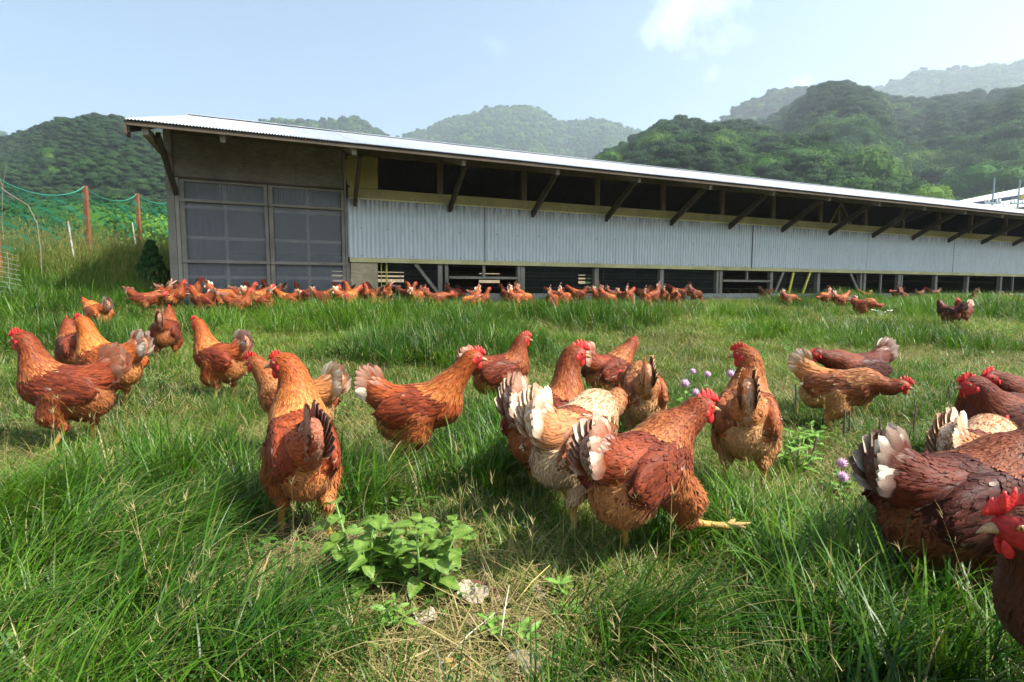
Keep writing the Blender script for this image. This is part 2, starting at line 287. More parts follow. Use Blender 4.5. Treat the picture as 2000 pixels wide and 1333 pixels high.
BASEPAL = dict(neck=(.34, .066, .010), necktip=(.78, .36, .10), back=(.22, .036, .008), wing=(.195, .032, .008), breast=(.27, .050, .010),
               fluff=(.38, .135, .040), thigh=(.29, .070, .016), saddle=(.25, .050, .011), tail=(.24, .052, .014), tip=(.84, .74, .60), face=(.50, .022, .02))
class Hen: pass
def pose_prims(p):
    """skeleton of the hen in its own frame: x forward, z up, metres"""
    hz = p.get('bz', .235); pit = R_(p.get('pitch', 8)); B = rotm(0, pit); C = np.array([p.get('bx', 0.0), 0, hz])
    T = lambda x, y, z: C + B @ np.array([x, y, z])
    D = lambda x, y, z: B @ np.array([x, y, z])
    I = []
    back = D(-1, 0, .12)
    fat = p.get('fat', 1.0)*.91
    I.append(Prim('e', 'torso', back, c=C.copy(), R=B, r=np.array([.128, .066*fat, .071])))
    I.append(Prim('e', 'breast', D(-.6, 0, -.9), c=T(.070, 0, -.006), R=B, r=np.array([.070, .062*fat, .068])))
    I.append(Prim('e', 'fluff', D(-.7, 0, -.7), c=T(-.078, 0, -.036), R=B, r=np.array([.070, .070*fat, .064])))
    ta = R_(p.get('tail', 48)); tp = C + B @ np.array([-.105, 0, .040])
    td = rotm(0, pit) @ np.array([-math.cos(ta), 0, math.sin(ta)]); ty = p.get('taily', 0.0); td[1] += ty; td /= np.linalg.norm(td)
    I.append(Prim('c', 'saddle', tp + td*.09 - T(.03, 0, .02), a=T(-.03, 0, .016), b=tp + td*.015, ra=.058, rb=.036))
    I.append(Prim('e', 'tailcore', td, c=tp + td*.040, R=np.stack([td, [0, 1, 0] if abs(td[1]) < .01 else np.cross([0, 0, 1.], td) / np.linalg.norm(np.cross([0, 0, 1.], td)), np.cross(td, [0, 1, 0])], 1), r=np.array([.072, .023, .046])))
    for sg in (-1, 1):
        Rw = B @ rotm(sg * R_(-5), R_(p.get('wing', -2)))
        I.append(Prim('e', 'wing', D(-1, 0, -.12), c=T(-.022, sg*.062*fat, .006), R=Rw, r=np.array([.112, .021, .052]), side=sg))
    # neck
    head = np.array(p['head'], float); hy = R_(p.get('hyaw', 0)); hp = R_(p.get('hpitch', -5)); HR = rotm(hy, hp)
    n0 = T(.075, 0, .028); dirn = head - n0; L = np.linalg.norm(dirn)
    occ = head + HR @ np.array([-.016, 0, -.006])
    bow = p.get('bow', .35)
    n1 = n0 + (B @ np.array([.75, 0, .65])) * L * bow
    n2 = occ + (HR @ np.array([-.45, 0, -.9])) * L * .32
    N = bez(n0, n1, n2, occ, 7)
    rad = np.array(p.get('nr', [.056, .045, .0345, .027, .0232, .0214, .0205]))
    for i in range(6):
        I.append(Prim('c', 'neck', N[i] - N[i+1], a=N[i], b=N[i+1], ra=rad[i], rb=rad[i+1]))
    I.append(Prim('e', 'head', HR @ np.array([-1, 0, -.2]), c=head, R=HR, r=np.array([.029, .0175, .0215])))
    # legs
    feet = []
    for sg in (-1, 1):
        lg = p.get('legs', {}).get(sg, {})
        hip = T(lg.get('hx', -.005), sg*.040*fat, -.035)
        hock = np.array(lg.get('hock', (-.035, sg*.048, .098))); foot = np.array(lg.get('foot', (.0, sg*.052, .012)))
        knee = hip * .5 + hock * .5 + np.array([.028, sg*.006, -.002])
        fl = hock - hip
        I.append(Prim('c', 'thigh', fl, a=hip, b=knee, ra=.050, rb=.037))
        I.append(Prim('c', 'thigh', fl, a=knee, b=hock, ra=.036, rb=.0125))
        I.append(Prim('c', 'shank', foot-hock, a=hock, b=foot, ra=.0085, rb=.0068))
        td0 = R_(lg.get('toeyaw', sg*6)); tpz = lg.get('toez', -.008); curl = lg.get('curl', 0)
        for a, Lt in ((-34, .043), (2, .056), (36, .043), (172, .024)):
            an = td0 + R_(a)*(-1)
            d = np.array([math.cos(an), math.sin(an), 0.0])
            mid = foot + d * Lt * .5 + np.array([0, 0, .003 + curl*.3])
            end = foot + d * Lt + np.array([0, 0, tpz + curl])
            I.append(Prim('c', 'toe', d, a=foot.copy(), b=mid, ra=.0056, rb=.0044))
            I.append(Prim('c', 'toe', d, a=mid, b=end, ra=.0045, rb=.0022))
        feet.append((hock, foot))
    h = Hen(); h.prims = I; h.head = head; h.HR = HR; h.B = B; h.C = C; h.tp = tp; h.td = td; h.N = N; h.T = T; h.p = p
    return h
def eval_sdf(prims, P, K={'toe': .003, 'shank': .004, 'head': .005}):
    return np.stack([q.sd(P) for q in prims], -1)
def hen_skin(h, vox=.004):
    lo = np.min([q.box()[0] for q in h.prims], 0) - .02; hi = np.max([q.box()[1] for q in h.prims], 0) + .02
    n = np.ceil((hi - lo) / vox).astype(int) + 1
    acc = np.full(tuple(n), 1e-12, np.float32)
    ax = [lo[i] + np.arange(n[i]) * vox for i in range(3)]
    for q in h.prims:
        k = .0018 if q.reg == 'toe' else .003 if q.reg == 'shank' else .0095
        a, b = q.box(); m = k * 8
        i0 = np.maximum(((a - m - lo) / vox).astype(int), 0); i1 = np.minimum(((b + m - lo) / vox).astype(int) + 2, n)
        G = np.stack(np.meshgrid(*[ax[j][i0[j]:i1[j]] for j in range(3)], indexing='ij'), -1)
        d = q.sd(G)
        acc[i0[0]:i1[0], i0[1]:i1[1], i0[2]:i1[2]] += np.exp(np.clip(-d / k, -30, 30)).astype(np.float32)
    f = -np.log(acc)
    V, Q = surface_nets(f, lo, vox)
    return V, Q, Grid(f, lo, vox)
def pal_mul(pal, p):
    return {k: np.array(v)*(1 if k in ('tip', 'face') else .90 if k == 'necktip' else .88) for k, v in {**BASEPAL, **pal}.items()}

def feather_card(rows=4):
    # outline half widths along the feather
    t = np.array([0, .42, .80, 1.0]); w = np.array([.35, 1.0, .82, .12])
    return t, w
FT, FW = feather_card()
class Grid:
    """trilinear samples of the skin's distance field"""
    def __init__(s, f, org, h): s.f = f; s.o = org; s.h = h
    def val(s, P):
        q = (P - s.o)/s.h; n = np.array(s.f.shape); q = np.clip(q, 0, n - 1.001); i = q.astype(int); t = q - i; v = 0
        for dx in (0, 1):
            for dy in (0, 1):
                for dz in (0, 1):
                    w = (t[:, 0] if dx else 1-t[:, 0])*(t[:, 1] if dy else 1-t[:, 1])*(t[:, 2] if dz else 1-t[:, 2])
                    v = v + w*s.f[i[:, 0]+dx, i[:, 1]+dy, i[:, 2]+dz]
        return v
    def grad(s, P):
        e = s.h; G = np.stack([s.val(P+np.eye(3)[k]*e) - s.val(P-np.eye(3)[k]*e) for k in range(3)], 1)/(2*e)
        return G
    def snap(s, P, it=2):
        """nearest skin point and outward normal"""
        for _ in range(it):
            G = s.grad(P); g2 = (G*G).sum(1)[:, None] + 1e-9; st = s.val(P)[:, None]*G/g2
            l = np.linalg.norm(st, axis=1, keepdims=True); P = P - st*np.minimum(1, .012/(l+1e-9))
        G = s.grad(P); return P, G/(np.linalg.norm(G, axis=1, keepdims=True)+1e-9)
def nrmz(v): return v/(np.linalg.norm(v, axis=-1, keepdims=True)+1e-9)
def build_plumage(h, V, Q, grid, pal, rng, count, big=1.0):
    """feathers laid like shingles on the skin, following its curvature"""
    cen = V[Q].mean(1)
    e1 = V[Q[:, 2]] - V[Q[:, 0]]; e2 = V[Q[:, 3]] - V[Q[:, 1]]; area = .5 * np.linalg.norm(np.cross(e1, e2), axis=1)
    sd = eval_sdf(h.prims, cen); who = sd.argmin(1)
    regs = np.array([q.reg for q in h.prims])[who]
    dens = dict(torso=1.0, breast=1.4, fluff=2.6, saddle=1.7, tailcore=1.2, wing=.95, neck=3.4, head=0.0, thigh=2.8, shank=0, toe=0)
    hl = (cen - h.head) @ h.HR
    w = area * np.array([dens[r] for r in regs])
    w[(regs == 'thigh') & (cen[:, 2] < .105)] = 0
    hd = (regs == 'head') & ((((hl[:, 0]-.019)/.0215)**2 + ((hl[:, 2]+.003)/.0185)**2 > .92)) & (hl[:, 0] < .012) & (hl[:, 2] > -.018) | ((regs == 'head') & (hl[:, 2] > .012) & (hl[:, 0] < .012))
    w[hd] = area[hd] * 5
    w[(regs == 'neck') & (hl[:, 0] > -.002) & (np.linalg.norm(hl, axis=1) < .03)] = 0
    w /= w.sum()
    pick = rng.choice(len(w), size=count, p=w); n = count
    p = cen[pick]; sdp = sd[pick]; reg = regs[pick]
    iw = np.exp(-np.maximum(sdp - sdp.min(1, keepdims=True), 0) / .010)
    fl = nrmz(iw @ np.array([q.flow for q in h.prims]))
    up = p[:, 2] - h.C[2]; bl = (p - h.C) @ h.B; s = np.linalg.norm(p - h.head, axis=1)
    U = lambda a, b: rng.uniform(a, b, n)
    L = np.zeros(n); W = np.zeros(n); lift = np.zeros(n); jit = np.zeros(n); hard = np.zeros(n)
    c0 = np.zeros((n, 3)); c1 = np.zeros((n, 3)); col = lambda v: v[:, None]
    def put(m, L_, W_, a, b, li, ji, ha):
        L[m] = (L_*np.ones(n))[m]; W[m] = (W_*np.ones(n))[m]; c0[m] = a[m]; c1[m] = b[m]; lift[m] = li; jit[m] = ji; hard[m] = ha
    neck = (reg == 'neck') | (reg == 'head')
    wing = (reg == 'wing') | ((reg == 'torso') & (np.abs(bl[:, 1]) > .045) & (bl[:, 2] > -.02))
    saddle = reg == 'saddle'; tailc = reg == 'tailcore'
    back = (reg == 'torso') & (bl[:, 2] > -.02) & ~wing; breast = ((reg == 'breast') | (reg == 'torso')) & ~back & ~wing
    down = ~(neck | wing | saddle | tailc | back | breast)
    # soft large patches of lighter and darker feathers
    pat = (1.6*np.sin(p[:, 0]*61 + 2*np.sin(p[:, 2]*47)) * np.sin(p[:, 2]*55 + h.head[0]*90) * np.sin(p[:, 1]*70+1))[:, None]*.10 + 1
    c = pal['neck']*col(U(.86, 1.1)); k = col(rng.random(n)*np.interp(s, [.03, .09, .16], [.05, .55, 1.0])*h.p.get('streak', 1.0)).clip(0, 1)
    t1 = c*(1-k) + pal['necktip']*k; low = (p[:, 2] < h.N[0][2]) & (bl[:, 0] > .08); cb = c*.5 + pal['breast']*.5; c = np.where(low[:, None], cb, c); t1 = np.where(low[:, None], cb, t1)
    put(neck, np.interp(s, [.01, .05, .12, .2], [.012, .022, .036, .042]), np.interp(s, [.01, .06, .15], [.0022, .0036, .0052]), c, t1, .0012, .15, .2)
    bk = bl[:, 0] < -.03; c = pal['wing']*col(U(.80, 1.22))*pat; d = col(np.where(rng.random(n) < .45, .66, 1.18)); mt = (rng.random(n) < h.p.get('mottle', .012))[:, None]
    put(wing, np.where(bk, .046, .030), np.where(bk, .0100, .0088), c, np.where(mt, c*.70+pal['tip']*.30, c*d), .0008, .10, 1)
    c = pal['saddle']*col(U(.80, 1.2))*pat; put(saddle, .046, .0062, c, c*1.35, .0016, .10, .3)
    c = pal['saddle']*col(U(.85, 1.15)); k = col(h.p.get('paletail', .3)*rng.random(n)); put(tailc, .054, .0108, c, c*(1-k)+pal['tip']*k, .0022, .12, .6)
    c = pal['back']*col(U(.80, 1.2))*pat; put(back, .032, .0082, c, c*col(rng.choice([.70, 1.0, 1.2], n)), .0008, .10, .7)
    c = pal['breast']*col(U(.82, 1.16))*pat; c = np.where((up < -.03)[:, None], c*.6+pal['thigh']*.4, c); put(breast, .030, .0078, c, c*.92+pal['necktip']*.08, .0012, .14, .4)
    k = col(np.clip((-bl[:, 0]-.03)/.07, 0, 1)); base = np.where((reg == 'fluff')[:, None], pal['fluff'], pal['thigh'])*(1-k) + pal['fluff']*k
    c = base*col(U(.80, 1.12))*pat; put(down, U(.016, .028), .0032, c, c*1.15, .0024, .36, 0); wsp = down & (rng.random(n) < .14); lift[wsp] = .0075; wsp2 = ~down & ~neck & (rng.random(n) < .05); lift[wsp2] = .0035
    fl[wing] = (h.B @ np.array([-1, 0, -.10]))
    L *= big*U(.8, 1.1); W *= big*U(.62, .9)
    P0, nx = grid.snap(p, 1)
    fl = fl + rng.normal(size=(n, 3))*jit[:, None]
    tg = nrmz(fl - (fl*nx).sum(1, keepdims=True)*nx)
    pos = P0 - nx*.001; nn = nx; hump = U(0, .0009); tilt = rng.normal(size=(n, 3))*np.where(down, .16, .10)[:, None]
    Vo = np.zeros((n, 4, 3, 3)); Co = np.zeros((n, 4, 3, 3)); No = np.zeros((n, 4, 3, 3)); prev = 0
    for r, (t, hw) in enumerate(zip(FT, FW)):
        pos = pos + tg*((t-prev)*L)[:, None]; prev = t
        sp_, sn = grid.snap(pos, 2); dd = np.linalg.norm(pos-sp_, axis=1); ok = (dd < .022)[:, None]
        nn = np.where(ok, sn, nn); tg = nrmz(tg - (tg*nn).sum(1, keepdims=True)*nn)
        pos = np.where(ok, sp_ + nn*(.0004 + t*(.0009+hump) + t*t*lift)[:, None], pos)
        sdv = np.cross(nn, tg); sh = t**1.4
        for j, cx in enumerate((-1, 0, 1)):
            Vo[:, r, j] = pos + sdv*(cx*hw*W*.8)[:, None] + nn*(-.12*W*cx*cx*hw + (0 if cx else .0004))[:, None]
            cc = c0*(1-sh) + c1*sh
            if cx == 0: cc = cc*np.where(neck, .84, .94)[:, None]
            elif t > .7: cc = cc*(1 + .10*hard[:, None])
            Co[:, r, j] = cc
            No[:, r, j] = nn*.72 + nx*.28 + tg*np.where(neck | wing, .10, .04)[:, None] + sdv*cx*(.16+.16*hard)[:, None] + tilt
    b0 = np.arange(n)*12; F = []
    for r in range(3):
        for cx in range(2):
            a = b0 + r*3 + cx; F.append(np.stack([a, a+3, a+4, a+1], 1))
    return Vo.reshape(-1, 3), np.vstack(F), np.clip(Co.reshape(-1, 3), 0, 1), nrmz(No.reshape(-1, 3))
def long_feather(L, W, c0, c1, tipfrom=.45, bend=.12, splay=0.0, seg=7):
    """a broad quill feather along +x with its face towards y; rachis, curved vane"""
    V = []; C = []; F = []
    for i in range(seg + 1):
        t = i / seg; hw = W * .5 * (min(1, .35 + 2.2*t) if t < .7 else math.sqrt(max(0.02, 1 - ((t-.68)/.33)**2)))
        z = bend * L * (t * t)
        for cx in (-1, -.5, 0, .5, 1):
            V.append((t*L, (.10*W*(1-abs(cx)) ) + splay*t*t*L, z + cx*hw))
            k = np.clip((t - tipfrom)/(1-tipfrom)*1.6 + (abs(cx)-.5)*.25, 0, 1)
            c = np.array(c0)*(1-k) + np.array(c1)*k
            if cx == 0: c = c*.8 + np.array(c1)*.2
            C.append(c)
    for i in range(seg):
        for k in range(4):
            a = i*5 + k; F.append((a, a+1, a+6, a+5))
    return np.array(V), F, np.array(C)
def comb_mesh(L=.046, Hc=.026, pts=5, lean=0.0, rng=None):
    # outline in the xz plane, serrated top
    up = []; n = 6
    for i in range(pts):
        x0 = -.5 + i/pts; 
        for k in range(n):
            t = k/n; x = x0 + t/pts; base = .35 + .55*math.sin(math.pi*(i+t)/pts*.92+.15)
            sp = abs(math.sin(math.pi*t)) ** 1.3
            up.append((x*L - .07*L*sp, Hc*(base*.66 + base*.44*sp)))
    up.append((.5*L, Hc*.12))
    V = []; F = []; m = len(up)
    for s, th in ((0, 0), (1, 1), (2, 0)): pass
    prof = [(0.0, 1.0), (.45, .85), (.8, .55), (1.0, .18)]     # height fraction, thickness
    for (x, z) in up:
        for (hf, tf) in prof: 
            wob = lean * hf * z + .0012*math.sin(x*260)
            V.append((x, .0034*tf + wob, z*hf)); 
        for (hf, tf) in prof[::-1]:
            wob = lean * hf * z + .0012*math.sin(x*260)
            V.append((x, -.0034*tf + wob, z*hf))
    k = 8
    for i in range(m-1):
        for j in range(7): F.append((i*k+j, (i+1)*k+j, (i+1)*k+j+1, i*k+j+1))
        F.append((i*k+7, (i+1)*k+7, (i+1)*k, i*k))
    F.append(tuple(range(k))); F.append(tuple((m-1)*k+j for j in range(k))[::-1])
    return np.array(V), F
def ellip(r, seg=10, ring=7, cut=None):
    V = [(0, 0, r[2])]; F = []
    for i in range(1, ring):
        a = math.pi*i/ring
        for k in range(seg):
            b = 2*math.pi*k/seg; V.append((r[0]*math.sin(a)*math.cos(b), r[1]*math.sin(a)*math.sin(b), r[2]*math.cos(a)))
    V.append((0, 0, -r[2])); n = len(V)
    for k in range(seg):
        F.append((0, 1+k, 1+(k+1) % seg)); F.append((n-1, n-1-seg+(k+1) % seg, n-1-seg+k))
    for i in range(ring-2):
        for k in range(seg):
            a = 1+i*seg; F.append((a+k, a+seg+k, a+seg+(k+1) % seg, a+(k+1) % seg))
    return np.array(V), F
HM = {}
def hen_materials():
    HM.update(feather=mat_feather(), skin=mat_body(), comb=mat_comb(), beak=mat_beak(), eye=mat_eye())
def make_hen(p, seed=0, vox=.004, count=3000, name='hen', lod=False):
    rng = np.random.default_rng(seed)
    pal = pal_mul(p.get('pal', {}), p)
    h = pose_prims(p)
    V, Q, grid = hen_skin(h, vox)
    root = empty(name)
    # colours of the skin
    sd = eval_sdf(h.prims, V); who = sd.argmin(1); regs = np.array([q.reg for q in h.prims])[who]
    C = np.zeros((len(V), 4)); C[:, 3] = 1
    rc = dict(torso='back', breast='breast', fluff='fluff', saddle='saddle', tailcore='saddle', wing='wing', neck='neck', head='neck', thigh='thigh')
    for r, k in rc.items(): C[regs == r, :3] = pal[k] * .9
    sk = (regs == 'shank') | (regs == 'toe'); C[sk, :3] = (.56, .33, .075); C[sk, 3] = 0
    sk2 = (regs == 'toe') ; C[sk2, :3] = (.50, .30, .10)
    hl = (V - h.head) @ h.HR
    face = (((hl[:, 0]-.019)/.0215)**2 + ((hl[:, 2]+.003)/.0185)**2 < 1) & (np.abs(hl[:, 1]) < .03) & (hl[:, 0] < .04) & ((regs == 'head') | (hl[:, 2] > -.028) & (regs == 'neck') & (hl[:, 0] > 0))
    C[face, :3] = pal['face'] * (0.75 + .25 * rng.random((face.sum(), 1))); C[face, 3] = 0
    me = mesh_np('hen_body', V, Q, HM['skin'], True, C)
    body = link('body', me, root)
    fv, ff, fc, fn = build_plumage(h, V, Q, grid, pal, rng, count, big=p.get('big', 1.0) * (2.0 if lod else 1.0))
    pm = mesh_np('plumage', fv, ff, HM['feather'], True, fc)
    fn = fn / np.linalg.norm(fn, axis=1, keepdims=True)
    pm.normals_split_custom_set_from_vertices(fn.tolist())
    pl = link('plumage', pm, root); pl['kind'] = 'stuff'
    # wing flight feathers
    V2, F2, C2 = [], [], []; n = 0
    for sg in (-1, 1):
        for i in range(7 if not lod else 3):
            f_ = i/6 if not lod else i/2
            L = .120 - .035*f_; W = .020
            white = (rng.random() < p.get('wingwhite', .06))
            c0 = pal['wing']*rng.uniform(.7, 1.1); c1 = pal['tip'] if white else c0*.8
            v, f, c = long_feather(L, W, c0, c1, .3, bend=-.05)
            Rm = h.B @ rotm(0, 0) @ np.array([[-1, 0, 0], [0, sg, 0], [0, 0, 1]]) @ rotm(0, R_(-10 - 14*f_ + 8))
            base = h.T(-.030 + .018*f_, sg*(.076*p.get('fat', 1)*.91 + .003 - .001*i), .020 - .030*f_)
            v = v @ np.array(Matrix.Rotation(R_(-6)*1, 3, 'Z')).T
            V2.append(v @ Rm.T + base); F2 += [tuple(x + n for x in q) for q in f]; C2.append(c); n += len(v)
    wf = link('wing_feathers', mesh_np('wing_feathers', np.vstack(V2), F2, HM['feather'], True, np.clip(np.vstack(C2), 0, 1)), root); wf['kind'] = 'stuff'
    # tail
    base = h.tp + h.td*.012; ang0 = math.atan2(h.td[2], -h.td[0]); spread = p.get('spread', 58)
    tails = []
    nt = 9 if not lod else 4
    for sg in (-1, 1):
        for i in range(nt):
            f_ = i/(nt-1); a = ang0 + R_(spread*(.5 - f_)) 
            L = (.128 - .022*abs(f_-.35)*2)*p.get('taillen', 1.0)*rng.uniform(.93, 1.05); W = .042
            wt = p.get('white', .5); k = wt*rng.uniform(.40, .85) if rng.random() < .5 else wt*.22
            c0 = pal['tail']*rng.uniform(.75, 1.2); c1 = c0*(1-k) + pal['tip']*k
            v, f, c = long_feather(L, W, c0, c1, rng.uniform(.40, .75), bend=rng.uniform(.04, .10))
            M = np.array([[-1, 0, 0], [0, sg, 0], [0, 0, 1.0]])
            Rt = np.array(Matrix.Rotation(a, 3, 'Y')) @ M @ np.array(Matrix.Rotation(R_((-5*(f_)-1 - 2.5*rng.random())*(.3 if lod else 1)), 3, 'X')) @ np.array(Matrix.Rotation(R_((2 + 5*f_)*(.2 if lod else 1)), 3, 'Z'))
            yw = math.atan2(h.td[1], -h.td[0]); Rt = np.array(Matrix.Rotation(-yw, 3, 'Z')) @ Rt
            pos = base + np.array([0, sg*(.003 + .009*f_ + .002*rng.random())*(.4 if lod else 1), 0]) - h.td*.0
            tails.append((v @ Rt.T + pos, f, c))
    if lod:
        n = 0; vv = []; fff = []; cc = []
        for v, f, c in tails: vv.append(v); fff += [tuple(x+n for x in q) for q in f]; cc.append(c); n += len(v)
        t_ = link('tail', mesh_np('tail', np.vstack(vv), fff, HM['feather'], True, np.clip(np.vstack(cc), 0, 1)), root); t_['kind'] = 'stuff'
    else:
        for v, f, c in tails: link('tail_feather', mesh_np('tail_feather', v, f, HM['feather'], True, np.clip(c, 0, 1)), root)
    # head parts
    H2W = lambda v: np.asarray(v) @ h.HR.T + h.head
    cs = p.get('comb', 1.0)
    v, f = comb_mesh(.050*cs, .030*cs, 5 if not lod else 4, lean=p.get('lean', .15))
    link('comb', mesh_np('comb', H2W(v + np.array([.012, 0, .013])), f, HM['comb'], True), root)
    for sg in (-1, 1):
        v, f = ellip((.0085, .003, .014)); v = v + np.array([.017, sg*.0065, -.024])
        link('wattle', mesh_np('wattle', H2W(v), f, HM['comb'], True), root)
    # beak: curved cone, upper and lower
    v = []; f = []; seg = 8; st = [(.022, .0088, .0085, -.003), (.031, .0066, .0065, -.0035), (.040, .0038, .0042, -.0055), (.047, .0008, .001, -.0095)]
    for (x, ry, rz, z) in st:
        for k in range(seg):
            a = 2*math.pi*k/seg; v.append((x, ry*math.cos(a), z + rz*math.sin(a)))
    for i in range(3):
        for k in range(seg): f.append((i*seg+k, i*seg+(k+1) % seg, (i+1)*seg+(k+1) % seg, (i+1)*seg+k))
    f.append(tuple(3*seg+k for k in range(seg)))
    link('beak', mesh_np('beak', H2W(v), f, HM['beak'], True), root)
    if not lod:
        for sg in (-1, 1):
            v, f = ellip((.0046, .0028, .0046), 12, 8); c = []
            for q in v: r2 = math.hypot(q[0], q[2]); c.append((.004, .004, .004) if r2 < .0022 else (.42, .17, .02) if r2 < .0040 else (.12, .02, .01))
            sp_, sn_ = grid.snap(H2W(np.array([[.0120, sg*.017, .0040]])), 3)
            v = (v @ np.array(Matrix.Rotation(sg*R_(-16), 3, 'Z')).T) @ h.HR.T + sp_[0] + sn_[0]*.0004
            link('eye', mesh_np('eye', v, f, HM['eye'], True, c), root)
            v, f = ellip((.006, .002, .008)); sp_, sn_ = grid.snap(H2W(np.array([[-.0055, sg*.018, -.010]])), 3); v = v @ h.HR.T + sp_[0] + sn_[0]*.0008
            link('ear_lobe', mesh_np('ear_lobe', v, f, HM['comb'], True), root)
    return root
def tone(root, rgb):
    for c in root.children:
        if c.name.split('.')[0] in ('body', 'plumage', 'wing_feathers', 'tail_feather', 'tail'): c.color = (*rgb, 1)
# ---------------------------------------------------------------- land
def vnoise(x, y, sc, seed=0):
    """smooth value noise in 0..1"""
    x = np.asarray(x, float) / sc; y = np.asarray(y, float) / sc
    xi = np.floor(x).astype(int); yi = np.floor(y).astype(int); fx = x - xi; fy = y - yi
    fx = fx*fx*(3-2*fx); fy = fy*fy*(3-2*fy)
    def hsh(a, b): 
        v = (a * 374761393 + b * 668265263 + seed * 1442695041) & 0xffffffff
        v = ((v ^ (v >> 13)) * 1274126177) & 0xffffffff
        return ((v ^ (v >> 16)) & 0xffff) / 65535.
    return (hsh(xi, yi)*(1-fx) + hsh(xi+1, yi)*fx)*(1-fy) + (hsh(xi, yi+1)*(1-fx) + hsh(xi+1, yi+1)*fx)*fy
def fbm(x, y, sc, seed=0, o=3):
    v = 0; a = .5; t = 0
    for i in range(o): v = v + a*vnoise(x, y, sc/2**i, seed+i*17); t += a; a *= .5
    return v/t
FN = (math.sin(R_(23.0277)), -math.cos(R_(23.0277)))
def wall_dist(X, Y): return 8.34 - (-(np.asarray(X)*FN[0]) - np.asarray(Y)*FN[1])
def ground_z(X, Y, rough=True):
    X = np.asarray(X, float); Y = np.asarray(Y, float)
    d = wall_dist(X, Y)
    z = .42*np.clip(1 - np.maximum(d, 0)/6., 0, 1)**1.2
    t = np.clip((-X-4.2)/3.0, 0, 1); r = np.clip((Y-5.)/4., 0, 1); z = z + .55*t*t*(3-2*t)*r*np.clip((80-np.hypot(X, Y))/60, 0, 1)
    if rough:
        near = np.clip((40-np.hypot(X, Y))/30, 0, 1)*np.where(d < .6, .15, 1)
        z = z + near*((fbm(X, Y, .9, 3)-.55)*.04 + (fbm(X, Y, .22, 9)-.5)*.018)
    return z
def make_ground():
    def axis(lo, mid0, mid1, hi, step):
        a = np.arange(mid0, mid1, step); g = []
        s = step; x = mid1
        while x < hi: g.append(x); s *= 1.16; x += s
        g.append(hi); h = []; s = step; x = mid0
        while x > lo: s *= 1.16; x -= s; h.append(max(x, lo))
        return np.array(h[::-1] + list(a) + g)
    xs = axis(-3500, -6, 9, 3500, .07); ys = axis(-1500, .2, 10, 3500, .07)
    X, Y = np.meshgrid(xs, ys); Z = ground_z(X, Y)
    V = np.stack([X, Y, Z], -1).reshape(-1, 3); nx, ny = len(xs), len(ys)
    i = np.arange(nx*ny).reshape(ny, nx); F = np.stack([i[:-1, :-1], i[:-1, 1:], i[1:, 1:], i[1:, :-1]], -1).reshape(-1, 4)
    m = NM('soil')
    P = m.geo(); n1 = m.noise(1.6, 5, .6, P); n2 = m.noise(22, 5, .7, P); n3 = m.noise(130, 4, .7, P)
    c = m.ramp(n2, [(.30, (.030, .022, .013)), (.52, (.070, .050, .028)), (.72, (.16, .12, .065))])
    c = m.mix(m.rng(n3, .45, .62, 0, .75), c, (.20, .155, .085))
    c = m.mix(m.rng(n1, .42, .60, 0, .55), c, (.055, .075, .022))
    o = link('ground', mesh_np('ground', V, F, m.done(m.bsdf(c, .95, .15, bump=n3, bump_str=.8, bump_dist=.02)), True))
    o['kind'] = 'structure'
    return o
# ---- scattering of many small plants (ground cover)
SRC = {}
def source(cname, objs):
    c = bpy.data.collections.new(cname)
    for me in objs:
        o = bpy.data.objects.new(me.name, me); c.objects.link(o)
    SRC[cname] = c; return c
def scatter(name, coll, P, rot, scl, idx, kind='stuff'):
    me = bpy.data.meshes.new(name); n = len(P)
    me.vertices.add(n); me.vertices.foreach_set('co', np.asarray(P, np.float32).ravel())
    for an, ty, key, dat in (('rot', 'FLOAT_VECTOR', 'vector', rot), ('scl', 'FLOAT', 'value', scl), ('idx', 'INT', 'value', idx)):
        a = me.attributes.new(an, ty, 'POINT'); a.data.foreach_set(key, np.asarray(dat, np.int32 if ty == 'INT' else np.float32).ravel())
    me.update()
    o = link(name, me); o['kind'] = kind
    gname = 'scatter_' + coll.name
    g = bpy.data.node_groups.new(gname, 'GeometryNodeTree')
    g.interface.new_socket('Geometry', in_out='INPUT', socket_type='NodeSocketGeometry'); g.interface.new_socket('Geometry', in_out='OUTPUT', socket_type='NodeSocketGeometry')
    N = g.nodes; L = g.links
    gi = N.new('NodeGroupInput'); go = N.new('NodeGroupOutput'); iop = N.new('GeometryNodeInstanceOnPoints'); ci = N.new('GeometryNodeCollectionInfo')
    ci.inputs['Collection'].default_value = coll; ci.inputs['Separate Children'].default_value = True; ci.inputs['Reset Children'].default_value = True
    def attr(nm, ty):
        a = N.new('GeometryNodeInputNamedAttribute'); a.data_type = ty; a.inputs['Name'].default_value = nm; return a.outputs['Attribute']
    e = N.new('FunctionNodeEulerToRotation'); L.new(attr('rot', 'FLOAT_VECTOR'), e.inputs[0])
    L.new(gi.outputs[0], iop.inputs['Points']); L.new(ci.outputs[0], iop.inputs['Instance']); iop.inputs['Pick Instance'].default_value = True
    L.new(attr('idx', 'INT'), iop.inputs['Instance Index']); L.new(e.outputs[0], iop.inputs['Rotation']); L.new(attr('scl', 'FLOAT'), iop.inputs['Scale'])
    L.new(iop.outputs[0], go.inputs[0])
    md = o.modifiers.new('scatter', 'NODES'); md.node_group = g
    return o
